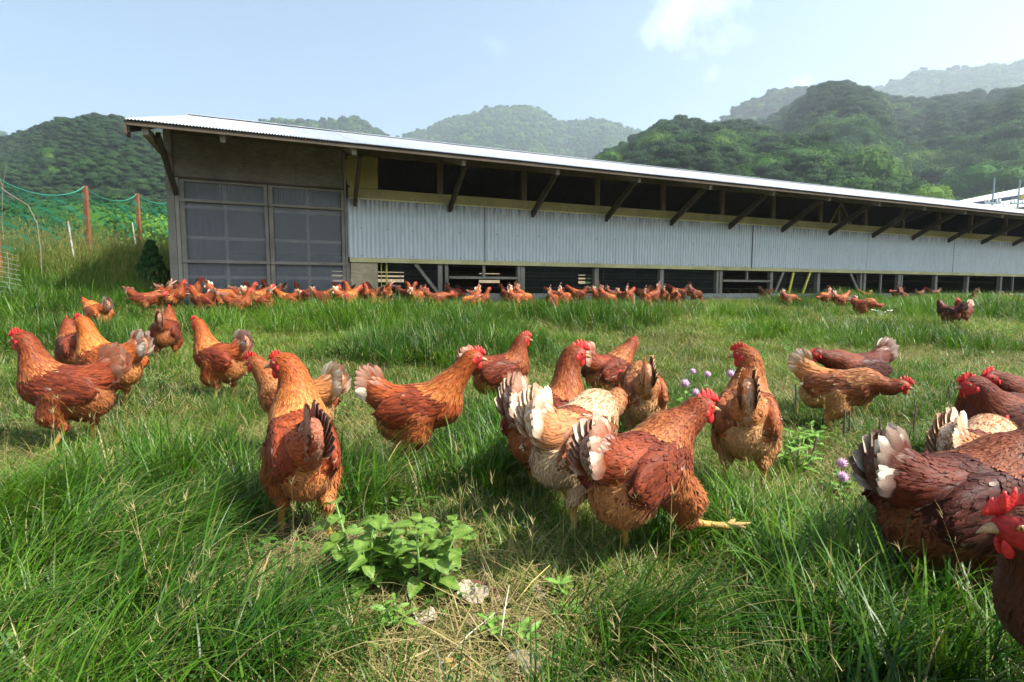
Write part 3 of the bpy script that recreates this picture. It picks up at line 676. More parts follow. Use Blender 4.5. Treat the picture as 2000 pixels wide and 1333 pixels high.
# ---- grass
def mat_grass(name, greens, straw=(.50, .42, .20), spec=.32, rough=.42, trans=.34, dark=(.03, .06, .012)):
    m = NM(name)
    at = m.n('ShaderNodeAttribute', attribute_name='Col'); sep = m.n('ShaderNodeSeparateColor'); m.l(at.outputs['Color'], sep.inputs[0])
    oi = m.n('ShaderNodeObjectInfo')
    r = m.math('ADD', m.math('MULTIPLY', sep.outputs[0], .6), m.math('MULTIPLY', oi.outputs['Random'], .4))
    big = m.noise(.55, 3, .5, m.geo())
    r = m.math('ADD', r, m.rng(big, .35, .65, -.22, .22), clamp=True)
    g = m.ramp(r, [(i/(len(greens)-1), c) for i, c in enumerate(greens)])
    g = m.mix(m.rng(sep.outputs[1], 0, .30, .55, 0), g, dark)  # darker toward the root: shade deep among the blades put into the colour
    c = m.mix(sep.outputs[2], g, m.mix(sep.outputs[0], straw, (straw[0]*.62, straw[1]*.55, straw[2]*.45)))
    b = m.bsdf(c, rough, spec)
    tr = m.n('ShaderNodeBsdfTranslucent'); m.l(m.mix(1.0, c, (1.25, 1.3, .6), 'MULTIPLY'), tr.inputs['Color'])
    mx = m.n('ShaderNodeMixShader'); mx.inputs[0].default_value = trans; m.l(b, mx.inputs[1]); m.l(tr.outputs[0], mx.inputs[2])
    return m.done(mx.outputs[0])
def blades(rng, n, rad, Lr, Wr, tilt, az=None, azs=3.14, curve=(.3, 1.3), dry=.1, seg=4, z0=-.012, vee=0.0, dryL=None):
    """n grass blades: root spread rad, arching strips; returns verts, quads, colour"""
    a = rng.uniform(-math.pi, math.pi, n) if az is None else az + rng.normal(size=n)*azs
    rr = rad*np.sqrt(rng.random(n)); ra = rng.uniform(0, 2*math.pi, n)
    root = np.stack([rr*np.cos(ra), rr*np.sin(ra), np.full(n, z0)], 1)
    L = rng.uniform(*Lr, n); W = rng.uniform(*Wr, n); th = rng.uniform(*tilt, n); cu = rng.uniform(*curve, n)
    isdry = rng.random(n) < dry
    if dryL: L[isdry] *= dryL
    tw = rng.normal(size=n)*.6
    H = np.stack([np.cos(a), np.sin(a), np.zeros(n)], 1); S0 = np.stack([-np.sin(a), np.cos(a), np.zeros(n)], 1)
    P = root.copy(); V = np.zeros((n, seg+1, 2, 3)); C = np.zeros((n, seg+1, 2, 3))
    rnd = rng.random(n); dv = np.where(isdry, rng.uniform(.6, 1, n), rng.uniform(0, .16, n)*(rng.random(n) < .35))
    for i in range(seg+1):
        t = i/seg; w = W*(.75+.6*t-1.35*t*t) if True else W
        w = np.maximum(w, W*.05)
        ang = th + cu*t
        S = S0*np.cos(tw*t)[:, None] + np.array([0, 0, 1.])*np.sin(tw*t)[:, None]*.6
        V[:, i, 0] = P - S*w[:, None]*.5; V[:, i, 1] = P + S*w[:, None]*.5
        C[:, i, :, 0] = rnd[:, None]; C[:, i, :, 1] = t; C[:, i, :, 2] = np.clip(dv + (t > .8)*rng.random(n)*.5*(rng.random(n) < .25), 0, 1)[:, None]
        P = P + (H*np.sin(ang)[:, None] + np.array([0, 0, 1.])*np.cos(ang)[:, None])*(L/seg)[:, None]
        P[:, 2] = np.maximum(P[:, 2], .004 + .006*rng.random(n))
    k = (seg+1)*2; base = np.arange(n)[:, None]*k
    q = np.concatenate([np.stack([base[:, 0]+2*i, base[:, 0]+2*i+1, base[:, 0]+2*i+3, base[:, 0]+2*i+2], 1) for i in range(seg)])
    return V.reshape(-1, 3), q, C.reshape(-1, 3)
def join(parts):
    V = []; F = []; C = []; n = 0
    for v, f, c in parts: V.append(v); F.append(f+n); C.append(c); n += len(v)
    return np.vstack(V), np.vstack(F), np.vstack(C)
def leaf_cards(rng, n, rad, Lr, hz, colr=.5):
    """small lens shaped weed leaves, folded along the midrib"""
    V = []; F = []; C = []
    for i in range(n):
        a = rng.uniform(0, 6.28); L = rng.uniform(*Lr); W = L*rng.uniform(.35, .6); z = rng.uniform(.2, 1)*hz; el = rng.uniform(-.2, .7)
        r = rad*math.sqrt(rng.random()); b = rng.uniform(0, 6.28); o = np.array([r*math.cos(b), r*math.sin(b), z])
        d = np.array([math.cos(a)*math.cos(el), math.sin(a)*math.cos(el), math.sin(el)]); s = np.array([-math.sin(a), math.cos(a), 0]); u = np.cross(d, s)
        k = len(V)
        pts = [o, o+d*L*.35+s*W*.5-u*W*.12, o+d*L*.35, o+d*L*.35-s*W*.5-u*W*.12, o+d*L*.72+s*W*.36-u*L*.08, o+d*L*.72-u*L*.02, o+d*L*.72-s*W*.36-u*L*.08, o+d*L-u*L*.12]
        V += pts; rv = rng.random()
        C += [(rv, .8, 0)]*8
        F += [(k, k+2, k+1, k+1), (k, k+3, k+2, k+2), (k+1, k+2, k+5, k+4), (k+2, k+3, k+6, k+5), (k+4, k+5, k+7, k+7), (k+5, k+6, k+7, k+7)]
    F = [f if f[2] != f[3] else f for f in F]
    return np.array(V), F, np.array(C)
def grass_sources():
    G = dict(lawn=[], tuft=[], long=[], thatch=[], weed=[], stalk=[], tall=[], straw=[])
    greens = [(.010, .040, .003), (.030, .090, .004), (.080, .170, .007), (.175, .280, .018)]
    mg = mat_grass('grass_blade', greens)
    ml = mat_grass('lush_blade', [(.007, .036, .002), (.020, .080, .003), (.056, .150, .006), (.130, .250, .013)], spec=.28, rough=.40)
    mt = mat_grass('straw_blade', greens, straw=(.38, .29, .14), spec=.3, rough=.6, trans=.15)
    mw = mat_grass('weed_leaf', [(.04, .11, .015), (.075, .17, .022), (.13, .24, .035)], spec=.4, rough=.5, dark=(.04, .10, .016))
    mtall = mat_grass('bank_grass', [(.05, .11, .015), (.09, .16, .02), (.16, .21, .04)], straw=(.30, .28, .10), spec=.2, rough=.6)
    for k in range(5):
        rng = np.random.default_rng(100+k)
        v, q, c = join([blades(rng, 70, .085, (.04, .11), (.0026, .0046), (.1, 1.1), dry=.12, seg=3),
                        blades(rng, 16, .085, (.06, .14), (.0012, .0022), (.9, 1.45), curve=(.05, .5), dry=.75, seg=3, z0=.01)])
        G['lawn'].append(mesh_np('lawn_clump', v, q, mg, True, c))
        v, q, c = join([blades(rng, 72, .065, (.12, .25), (.0034, .0062), (.02, .50), curve=(.35, 1.5), dry=.05, seg=5),
                        blades(rng, 16, .06, (.06, .15), (.0015, .0025), (.5, 1.3), dry=.8, seg=3)])
        G['tuft'].append(mesh_np('grass_tuft', v, q, ml, True, c))
        v, q, c = join([blades(rng, 74, .08, (.16, .32), (.0032, .0058), (.15, .7), az=0, azs=.45, curve=(.8, 1.7), dry=.04, seg=6),
                        blades(rng, 14, .08, (.08, .2), (.0012, .0024), (.8, 1.4), dry=.9, seg=3)])
        G['long'].append(mesh_np('long_tuft', v, q, ml, True, c))
        v, q, c = join([blades(rng, 60, .10, (.05, .15), (.0012, .0026), (1.25, 1.62), curve=(-.1, .25), dry=.93, seg=2, z0=.008),
                        blades(rng, 16, .09, (.03, .08), (.002, .004), (.2, 1.2), dry=.3, seg=3)])
        G['thatch'].append(mesh_np('dry_thatch', v, q, mt, True, c))
        v, q, c = blades(rng, 26, .10, (.05, .12), (.0016, .003), (1.3, 1.6), curve=(-.05, .12), dry=1.0, seg=2, z0=.006)
        G['straw'].append(mesh_np('straw_litter', v, q, mt, True, c))
        v, f, c = leaf_cards(rng, 34, .06, (.010, .026), .055)
        G['weed'].append(mesh_np('weed_clump', v, [t if t[2] != t[3] else t[:3] for t in f], mw, True, c))
        # seed stalks: thin stem with a loose panicle
        parts = []; 
        for j in range(3):
            parts.append(blades(rng, 1, .03, (.22, .34), (.0013, .0018), (.0, .3), curve=(.1, .5), dry=.7, seg=5))
            v0 = parts[-1][0]; top = v0[-2]
            for h in range(7):
                vv, qq, cc = blades(rng, 2, .001, (.012, .03), (.001, .002), (.3, 1.2), curve=(.1, .5), dry=1, seg=2, z0=0)
                pos = v0[len(v0)-2-2*min(2, h//3)] ; parts.append((vv*1.0+pos+[0, 0, .004*h], qq, cc))
        v, q, c = join(parts); G['stalk'].append(mesh_np('seed_stalk', v, q, mt, True, c))
        parts = [blades(rng, 60, .16, (.35, .75), (.004, .009), (.0, .35), curve=(.2, .9), dry=.12, seg=5)]
        for j in range(5):
            st = blades(rng, 1, .14, (.6, .95), (.003, .004), (0, .2), curve=(0, .35), dry=.8, seg=5); parts.append(st)
            for h in range(12):
                vv, qq, cc = blades(rng, 2, .01, (.03, .09), (.003, .006), (.1, .9), curve=(.1, .6), dry=1, seg=2, z0=0)
                pos = st[0][-2 - 2*(h//5)]; parts.append((vv+pos+[0, 0, -.01*h], qq, cc))
        v, q, c = join(parts); G['tall'].append(mesh_np('bank_clump', v, q, mtall, True, c))
    return {k: source('src_'+k, v) for k, v in G.items()}
TUFTS = [(-.48, 5.2, .55, 1.9), (-1.9, 5.9, .5, 1.9), (.9, 6.4, .5, 1.9), (-1.2, 6.4, .35, 2.0), (1.6, 6.6, .3, 1.9), (-.48, 4.3, .9, 1.25), (-.9, 4.0, .5, 1.1), (4.0, 5.5, .8, 1.2), (8.2, 9.6, 1.3, 1.9), (6.6, 8.7, .6, 1.4), (-1.1, 1.75, .38, 1.0), (-.62, 1.62, .30, .95), (-1.5, 6.0, .9, 1.5), (-.55, 6.9, .35, 1.6), (.25, 6.8, .35, 1.6),
         (1.9, 7.4, .4, 1.3), (-.08, 1.9, .35, .95), (.15, 2.2, .4, 1.0), (-2.8, 6.2, .6, 1.2), (2.9, 5.9, .6, 1.0), (5.2, 10.2, .5, 1.5), (7.1, 11.2, .8, 1.8), (.62, .95, .22, 1.0), (.45, 1.25, .2, .9), (-.45, 2.0, .3, .9), (-3.6, 4.4, .7, 1.0),
         (-.2, 1.55, .22, .85), (11.0, 11.6, 1.6, 1.7), (3.2, 7.9, .4, 1.3)]
DRY = [(-.12, .80, .28, 1.1), (-.30, 1.12, .16, .8), (3.9, 4.6, 1.3, .95), (2.0, 5.2, 1.5, .55), (3.0, 6.6, 1.6, .5), (-1.95, 1.75, .4, .7), (1.25, 1.75, .5, .75), (-.65, 2.25, .4, .6), (-.85, 1.45, .25, .5), (.3, 3.4, .7, .5), (1.5, 3.6, .8, .5), (5.5, 5.6, 1.2, .7), (.45, 1.05, .12, .6), (-.42, 1.35, .25, .45), (1.9, 2.4, .5, .5), (-.9, 2.45, .35, .6)]
def clear_of(X, Y):
    ok = np.ones(len(X), bool)
    for (a, b, r) in ((-.46, 1.20, .17), (-.55, 1.26, .15), (-.42, 1.07, .12), (.30, 1.02, .15), (.42, 1.04, .12), (-.38, 1.66, .12), (-1.66, 1.86, .16), (-2.4, 3.6, .15), (.72, 1.42, .13), (1.2, 2.05, .2), (-.2, .96, .12)): ok &= np.hypot(X-a, Y-b) > r
    return ok
def make_grass():
    S = grass_sources(); rng = np.random.default_rng(5)
    def pts(y0, y1, dens, margin=.25):
        n = int(dens*(y1-y0)*(2*(y1*1.0)+2*margin)); Y = rng.uniform(y0, y1, n); X = rng.uniform(-1, 1, n)*(y1*1.02+margin)
        k = (np.abs(X) < Y*1.02+margin) & (wall_dist(X, Y) > .12)
        return X[k], Y[k]
    def field(L, X, Y):
        v = np.zeros(len(X))
        for (a, b, r, s) in L: v = np.maximum(v, s*np.clip(1.35 - np.hypot(X-a, Y-b)/r, 0, 1))
        return np.clip(v, 0, 2.4)
    def put(name, src, X, Y, sc, tilt=.12, az=None, azs=.5, zoff=0.0):
        n = len(X); Z = ground_z(X, Y) + zoff
        rz = rng.uniform(-3.14, 3.14, n) if az is None else az + rng.normal(size=n)*azs
        rot = np.stack([rng.normal(size=n)*tilt, rng.normal(size=n)*tilt, rz], 1)
        return scatter(name, SRC['src_'+src], np.stack([X, Y, Z], 1), rot, sc, rng.integers(0, 5, n))
    zones = [(.35, 2.4, 1.0), (2.4, 5.5, .62), (5.5, 16.5, .30)]
    for zi, (a, b, dn) in enumerate(zones):
        big = (1.0, 1.2, 1.6)[zi]
        X, Y = pts(a, b, 340*dn); dry = field(DRY, X, Y); m = fbm(X, Y, .7, 21)
        keep = rng.random(len(X)) > np.clip(dry*.85 + (m > .66)*.20, 0, .97); X, Y = X[keep], Y[keep]
        cl = np.ones(len(X), bool)
        for (a_, b_, r_) in ((-.46, 1.20, .15), (-.56, 1.25, .12), (-.43, 1.08, .10), (.40, 1.03, .07), (-.40, 1.66, .09)): cl &= np.hypot(X-a_, Y-b_) > r_
        X, Y = X[cl], Y[cl]
        put('grass', 'lawn', X, Y, rng.uniform(.65, 1.2, len(X))*big)
        X, Y = pts(a, b, 210*dn); m = fbm(X, Y, .5, 77, 2); dry = field(DRY, X, Y)
        keep = rng.random(len(X)) < np.clip(.12 + dry*.70 + (m > .60)*.28, 0, 1); X, Y = X[keep], Y[keep]
        put('dry_grass', 'thatch', X, Y, rng.uniform(.7, 1.3, len(X))*(1.0, 1.15, 1.45)[zi], zoff=.004)
        X, Y = pts(a, b, 170*dn); m = fbm(X, Y, .65, 41, 2); t = field(TUFTS, X, Y); dry = field(DRY, X, Y)
        keep = (rng.random(len(X)) < np.clip((m-.46)*2.6 + t*.95 - dry*.7, 0, 1)); X, Y = X[keep], Y[keep]; t = t[keep]
        tall = np.clip(.62 + .5*t, .5, 2.0)*(1.0, 1.15, 1.3)[zi]
        cl = clear_of(X, Y); X, Y, tall = X[cl], Y[cl], tall[cl]
        put('grass_tufts', 'tuft', X, Y, tall*rng.uniform(.75, 1.15, len(X)), .10)
        X, Y = pts(a, b, 26*dn); put('seed_stalks', 'stalk', X, Y, rng.uniform(.5, 1.0, len(X))*(.9, .9, 1.1)[zi])
        X, Y = pts(a, b, 60*dn); m = fbm(X, Y, .8, 61, 2); keep = rng.random(len(X)) < np.clip((m-.42)*3, .08, .8); X, Y = X[keep], Y[keep]
        put('ground_weeds', 'weed', X, Y, rng.uniform(.6, 1.3, len(X))*(1, 1.2, 1.6)[zi])
    u = rng.uniform(-1, 15, 900); dd = rng.uniform(1.3, 3.0, 900)**1; m = fbm(u, dd, .9, 88, 2); k = m > .47; u, dd = u[k], dd[k]
    X = -4.488 + u*.92032 + dd*.39118; Y = 7.154 + u*.39118 - dd*.92032
    put('grass_tufts', 'tuft', X, Y, rng.uniform(.9, 1.6, len(X)), .12)
    # long leaning grass, combed to the right, in the left foreground and beside the dark hens
    X, Y = pts(.4, 2.0, 260, .3); cl = clear_of(X, Y); X, Y = X[cl], Y[cl]
    w = (np.clip(1.5 - np.hypot((X+.95)/.75, (Y-1.12)/.42), 0, 1) + np.clip(1.4 - np.hypot((X-.68)/.42, (Y-.98)/.30), 0, 1)*.9 + np.clip(1.3-np.hypot((X+.2)/.3, (Y-1.65)/.2), 0, 1)*.3 + np.clip(1.3 - np.hypot((X-.25)/.35, (Y-.82)/.12), 0, 1)*.7)
    w *= (1 - np.clip(field(DRY[:2], X, Y), 0, 1)); m = fbm(X, Y, .3, 5, 2)
    k = rng.random(len(X)) < w*.75*(m > .30); X, Y = X[k], Y[k]
    put('long_grass', 'long', X, Y, rng.uniform(.6, 1.05, len(X)), .15, az=.35, azs=.7)
    # fine litter everywhere in the near field
    X, Y = pts(.35, 3.2, 240); k = rng.random(len(X)) < np.clip(.06 + field(DRY[:2], X, Y)*.8, 0, 1); X, Y = X[k], Y[k]
    put('straw_litter', 'straw', X, Y, rng.uniform(.7, 1.4, len(X)), zoff=.012)
    # rough tall weeds on the bank left of the shed
    n = 2300; X = rng.uniform(-13, -4.4, n); Y = rng.uniform(6.2, 16, n)
    wl = wall_dist(X, Y); e = -(X+4.488)*.92032 - (Y-7.154)*.39118   # metres left of the shed's end
    k = (e > .12) & (X > -Y*1.05) & (Y > 6.2 + rng.random(n)*1.2 + np.clip((X+6)*.3, -1, 1)); X, Y = X[k], Y[k]
    put('bank_weeds', 'tall', X, Y, rng.uniform(.55, 1.05, len(X))*np.interp(Y, [6.2, 7.4, 12], [.62, .98, 1.05]), .1)
    n = 500; X = rng.uniform(-9, -4.6, n); Y = rng.uniform(5.2, 8.0, n); k = (X > -Y*1.05) & (-(X+4.488)*.92032 - (Y-7.154)*.39118 > .1); X, Y = X[k], Y[k]
    put('bank_tufts', 'tuft', X, Y, rng.uniform(1.1, 1.9, len(X)), .12)
# ---- hills and woods
def crown_cards(rng, n, kind):
    """tree crown: overlapping lumps, each covered with small leaf sprays"""
    V = []; F = []; C = []
    if kind == 'broad':
        L = [(np.array([0, 0, .55]), .42)] + [(np.array([math.cos(a)*.30, math.sin(a)*.30, .42+rng.uniform(-.12, .25)]), rng.uniform(.22, .32)) for a in rng.uniform(0, 6.28, 7)]
        fl = .85
    elif kind == 'cone':
        L = []; fl = .8
        for i in range(44):
            z = (i/44)**.8*.97+.02; r = .25*(1.03-z); a = i*2.4; L.append((np.array([math.cos(a)*r, math.sin(a)*r, z]), rng.uniform(.10, .15)*(1.25-z)))
    else:
        L = []
        for i in range(11):
            z = rng.uniform(.25, .98); r = .40*(1.12-z)**.6; a = rng.uniform(0, 6.28); L.append((np.array([math.cos(a)*r*.75, math.sin(a)*r*.75, z]), rng.uniform(.15, .24)))
        fl = .5
    # dark inner mass
    for (c, r) in L:
        v, f = ellip((r*.86, r*.86, r*.86*fl), 8, 5); k = len(V); V += list(v*(1+.0*rng.random()) + c); F += [tuple(x+k for x in q) for q in f]; C += [(.15, .3, 0)]*len(v)
    for i in range(n):
        c, r = L[rng.integers(len(L))]; d = rng.normal(size=3); d /= np.linalg.norm(d)
        if d[2] < -.55: d[2] *= -1
        rr = r*rng.uniform(.90, 1.10); p = c + d*rr*np.array([1, 1, fl])
        s = rng.uniform(.018, .036)*(1 if n > 900 else 1.5)*(1 if kind == 'broad' else .9)
        nrm = d + rng.normal(size=3)*.38; nrm /= np.linalg.norm(nrm); a = np.cross(nrm, rng.normal(size=3)); a /= np.linalg.norm(a); b = np.cross(nrm, a)
        k = len(V); V += [p-a*s, p-b*s*.6, p+a*s, p+b*s*.6]; F.append((k, k+1, k+2, k+3)); rv = rng.random(); C += [(rv, 1, 0)]*4
    return np.array(V), F, np.array(C)
def mat_tree(name, stops, rnd=1.0):
    m = NM(name); at = m.n('ShaderNodeAttribute', attribute_name='Col'); sep = m.n('ShaderNodeSeparateColor'); m.l(at.outputs['Color'], sep.inputs[0]); oi = m.n('ShaderNodeObjectInfo')
    f = m.math('ADD', m.math('MULTIPLY', oi.outputs['Random'], .80*rnd), m.math('MULTIPLY', sep.outputs[0], .20))
    c = m.mix(1.0, m.ramp(f, stops), oi.outputs['Color'], 'MULTIPLY')
    b = m.bsdf(c, .75, .08); tr = m.n('ShaderNodeBsdfTranslucent'); m.l(c, tr.inputs['Color']); mx = m.n('ShaderNodeMixShader'); mx.inputs[0].default_value = .22
    m.l(b, mx.inputs[1]); m.l(tr.outputs[0], mx.inputs[2]); return m.done(mx.outputs[0])
TM = {}
def tree_sources():
    TM['broad'] = mat_tree('broadleaf_foliage', [(.0, (.016, .050, .010)), (.5, (.030, .080, .013)), (.78, (.060, .120, .018)), (1.0, (.13, .20, .026))])
    TM['pine'] = mat_tree('pine_foliage', [(.0, (.016, .040, .014)), (.6, (.026, .058, .018)), (1, (.040, .080, .022))])
    TM['bark'] = (lambda m: m.done(m.bsdf(m.ramp(m.noise(3, 3, .6, m.obj()), [(.3, (.05, .035, .025)), (.7, (.13, .10, .08))]), .9, .1)))(NM('bark'))
    out = {}
    for kind in ('broad', 'pine'):
        out[kind] = []
        for k in range(4):
            rng = np.random.default_rng(300+k+(50 if kind == 'pine' else 0)); v, f, c = crown_cards(rng, 2200, kind)
            out[kind].append(mesh_np('crown_'+kind, v, f, TM[kind], False, c))
    out['far'] = []
    for k in range(5):
        rng = np.random.default_rng(500+k); v, f, c = crown_cards(rng, 420, 'broad' if k < 3 else 'pine')
        out['far'].append(mesh_np('crown_far', v, f, TM['broad' if k < 3 else 'pine'], False, c))
    source('src_mixed', out['broad'][:3] + out['pine'])     # indices: sorted by name, broad first
    source('src_far', out['far'])
    return out
def hill(name, pts, base_f, seedv, tree_h, count, src, nsrc, bump=.05, prof=1.0, back=.5, drop=1.0, fold=5, pine=None, hole=None):
    """a ridge lofted from its crest down to its foot, towards us, and down behind"""
    P = np.array(pts, float); s = np.linspace(0, len(P)-1, (len(P)-1)*6+1)
    crest = np.stack([np.interp(s, np.arange(len(P)), P[:, i]) for i in range(3)], 1)
    crest[:, 2] -= tree_h*drop
    rows = list(np.linspace(0, 1, 34)) + list(np.linspace(1.06, 1.7, 8)); n = len(crest); rng = np.random.default_rng(seedv)
    G = np.zeros((len(rows), n, 3)); R = np.hypot(crest[:, 0], crest[:, 1]).mean()
    for i, t in enumerate(rows):
        for_t = min(t, 1); k = base_f + (1-base_f)*t
        G[i, :, 0] = crest[:, 0]*k; G[i, :, 1] = crest[:, 1]*k
        ph = fold*s/6.0
        env = math.sin(math.pi*for_t) if t < 1 else 0
        nz = (fbm(s*1.7+13, np.full(n, t*2.2), 3.1, seedv) - .5)*2
        z = crest[:, 2]*(for_t**prof if t <= 1 else max(0, 1-(t-1)*1.6))
        z = z*(1 + env*.20*nz) + env*R*.010*np.sin(ph*1.3+t*3)
        if t < 1: z = np.minimum(z, crest[:, 2]*k*(.965 + .03*t))
        G[i, :, 2] = z
    G[0, :, 2] = -2
    V = G.reshape(-1, 3); idx = np.arange(len(V)).reshape(len(rows), n)
    F = np.stack([idx[:-1, :-1], idx[:-1, 1:], idx[1:, 1:], idx[1:, :-1]], -1).reshape(-1, 4)
    m = NM('hill_floor'); c = m.ramp(m.noise(.03, 4, .6, m.geo()), [(.3, (.02, .035, .012)), (.7, (.045, .065, .022))])
    o = link(name, mesh_np(name, V, F, m.done(m.bsdf(c, .95, .1)), True)); o['kind'] = 'structure'
    # woods on it
    a = V[F[:, 1]]-V[F[:, 0]]; b = V[F[:, 3]]-V[F[:, 0]]; ar = np.linalg.norm(np.cross(a, b), axis=1)
    fr = F[:, 0]//n; w = ar*(fr < 36); w = w*np.where(fr > 30, 1.6, 1.0)
    fi = rng.choice(len(F), size=count, p=w/w.sum()); u = rng.random((count, 1)); vv = rng.random((count, 1))
    Pp = V[F[fi, 0]]*(1-u)*(1-vv) + V[F[fi, 1]]*u*(1-vv) + V[F[fi, 2]]*u*vv + V[F[fi, 3]]*(1-u)*vv
    az = Pp[:, 0]/np.maximum(Pp[:, 1], 1); vis = (Pp[:, 1] > 0) & (np.abs(az) < 1.25)
    return o, Pp[vis], rng, fr[fi][vis]
def make_hills():
    T = tree_sources()
    def woods(name, P, rng, size, src, nvar, pick=None):
        n = len(P); rot = np.stack([rng.normal(size=n)*.05, rng.normal(size=n)*.05, rng.uniform(0, 6.28, n)], 1)
        idx = rng.integers(0, nvar, n) if pick is None else pick
        sc = size*rng.uniform(.7, 1.3, n)
        P = P.copy(); P[:, 2] += sc*.02
        return scatter(name, SRC[src], P, rot, sc, idx)
    def pick(P, rng, sc, seed, share, nb=3, tot=7):
        m = fbm(P[:, 0]+P[:, 2]*1.3, P[:, 1]+P[:, 2]*.7, sc, seed, 2); isb = (m + rng.normal(size=len(P))*.08) > share
        return np.where(isb, rng.integers(0, nb, len(P)), rng.integers(nb, tot, len(P)))
    o, P, rng, fr = hill('far_mountain', RIDGES['far_right'], .60, 11, 14, 5200, None, 5); woods('far_woods', P, rng, 15, 'src_far', 5)
    o, P, rng, fr = hill('far_mountain', RIDGES['far_left'], .7, 12, 12, 1200, None, 5); woods('far_woods', P, rng, 15, 'src_far', 5)
    o, P, rng, fr = hill('hazy_mountain', RIDGES['center'], .55, 13, 12, 9500, None, 5); woods('far_woods', P, rng, 13, 'src_far', 5)
    o, P, rng, fr = hill('hill', RIDGES['left_back'], .6, 14, 9, 3500, None, 5); woods('hill_woods', P, rng, 11, 'src_far', 5)
    o, P, rng, fr = hill('hill', RIDGES['right_spur'], .6, 15, 9, 3200, None, 5); woods('hill_woods', P, rng, 12, 'src_mixed', 7)
    o, P, rng, fr = hill('hill', RIDGES['left'], .20, 16, 8, 21000, None, 7, prof=.85, drop=1.2); woods('hill_woods', P, rng, 5.2, 'src_mixed', 7, pick(P, rng, 60, 4, .92))
    o, P, rng, fr = hill('hill', RIDGES['right_big'], .30, 17, 9, 9500, None, 7, prof=.9, drop=1.35); woods('hill_woods', P, rng, 9.0, 'src_mixed', 7, pick(P, rng, 45, 8, .50))
    o, P, rng, fr = hill('hill', RIDGES['right_near'], .32, 18, 8, 2600, None, 7, prof=.85)
    # nearest woods: the trees seen above the shed roof are trees of their own
    order = np.argsort(np.hypot(P[:, 0], P[:, 1])); elev = (P[:, 2]+6)/np.hypot(P[:, 0], P[:, 1])
    px = 1000+1050*P[:, 0]/P[:, 1]; vis = (px > 1120) & (px < 2000)
    P = P[vis]; K = min(280, len(P)); far_sort = np.argsort(-(P[:, 2]/np.hypot(P[:, 0], P[:, 1]))); own = P[far_sort[:K]]; rest = P[far_sort[K:]]
    if len(rest): woods('hill_woods', rest, rng, 7.0, 'src_mixed', 7, pick(rest, rng, 30, 3, .55))
    mb = MB(); mb.tube([(0, 0, -.25), (.01, 0, .1), (0, .015, .35), (.02, 0, .6)], [.035, .026, .02, .01], 6)
    trunk = mesh_np('trunk', mb.v, mb.f, TM['bark'])
    def tree(x, y, z, kind, s, name, label, group=None, col=(1, 1, 1), wide=1.0, var=0):
        e = empty(name, (x, y, z), random.uniform(0, 6.28), label, 'tree', group); e.scale = (s*wide, s*wide, s)
        cr = link('crown', T[kind][var % 4], e); cr.color = (*col, 1); link('trunk', trunk, e); return e
    m = fbm(own[:, 0]+own[:, 2]*1.3, own[:, 1], 26, 3, 2)
    pxs = 1000+1050*own[:, 0]/own[:, 1]
    for i, p in enumerate(own):
        br = m[i] > .56 or pxs[i] > 1660; s = random.uniform(5.8, 8.8)
        w1 = 'at the left foot' if pxs[i] < 1200 else 'on the left shoulder' if pxs[i] < 1280 else 'on the rounded top' if pxs[i] < 1370 else 'right of the top' if pxs[i] < 1460 else 'on the right slope' if pxs[i] < 1580 else 'on the far right tail'
        w2 = ('upper edge', 'middle band', 'lower band')[min(2, int(3*i/len(own)))]
        if br: tree(p[0], p[1], p[2]-1, 'broad', s, 'broadleaf_tree', 'rounded green tree %s of the near hill, %s' % (w1, w2), 'broadleaf trees %s of the near hill, %s' % (w1, w2), var=i)
        else: tree(p[0], p[1], p[2]-1, 'pine', s*1.05, 'pine_tree', 'dark layered pine %s of the near hill, %s' % (w1, w2), 'pines %s of the near hill, %s' % (w1, w2), var=i)
    # foot of the hill: big rounded trees just over the roof
    for i, (px_, py_, Y, s, kind, col, lab) in enumerate([
        (1432, 312, 120, 9, 'broad', (.85, 1.15, 1.5), 'pale bluish green leafy tree standing out against the dark pines'),
        (1535, 300, 115, 17, 'broad', (.85, .9, .85), 'broad dark green tree rising above the shed roof, left of the yellowish one'),
        (1655, 318, 110, 15, 'broad', (1.5, 1.35, .9), 'yellowish green rounded tree behind the shed roof under the hill saddle'),
        (1600, 320, 105, 13, 'broad', (1.0, 1.0, .9), 'mid green leafy tree tucked between two larger rounded trees behind the roof'),
        (1480, 318, 105, 10, 'broad', (1.25, 1.25, .9), 'low light green tree at the roof line under the pines'),
        (1735, 352, 100, 9, 'broad', (1.1, 1.1, .9), 'round topped tree just above the roof between yellow green tree and low bright shrub'),
        (1800, 370, 95, 6, 'broad', (1.9, 1.7, 1.1), 'small bright yellow green tree touching the roof line'),
        (1890, 330, 125, 12, 'broad', (1.3, 1.5, 1.1), 'light green spreading tree at the foot of the big hill'),
        (1950, 335, 120, 9, 'broad', (1.1, 1.2, 1.0), 'green tree behind the utility pole at the foot of the big hill'),
        (1185, 305, 150, 7, 'broad', (1.9, 1.7, 1.0), 'bright yellow green tree at the left foot of the near hill')]):
        az = (px_-1000)/1050; z = .6 + (573.5-py_)/1050*Y; s_ = s
        tree(az*Y, Y, z-s_*.85, kind, s_, 'broadleaf_tree', lab, None, col, 1.05, i)
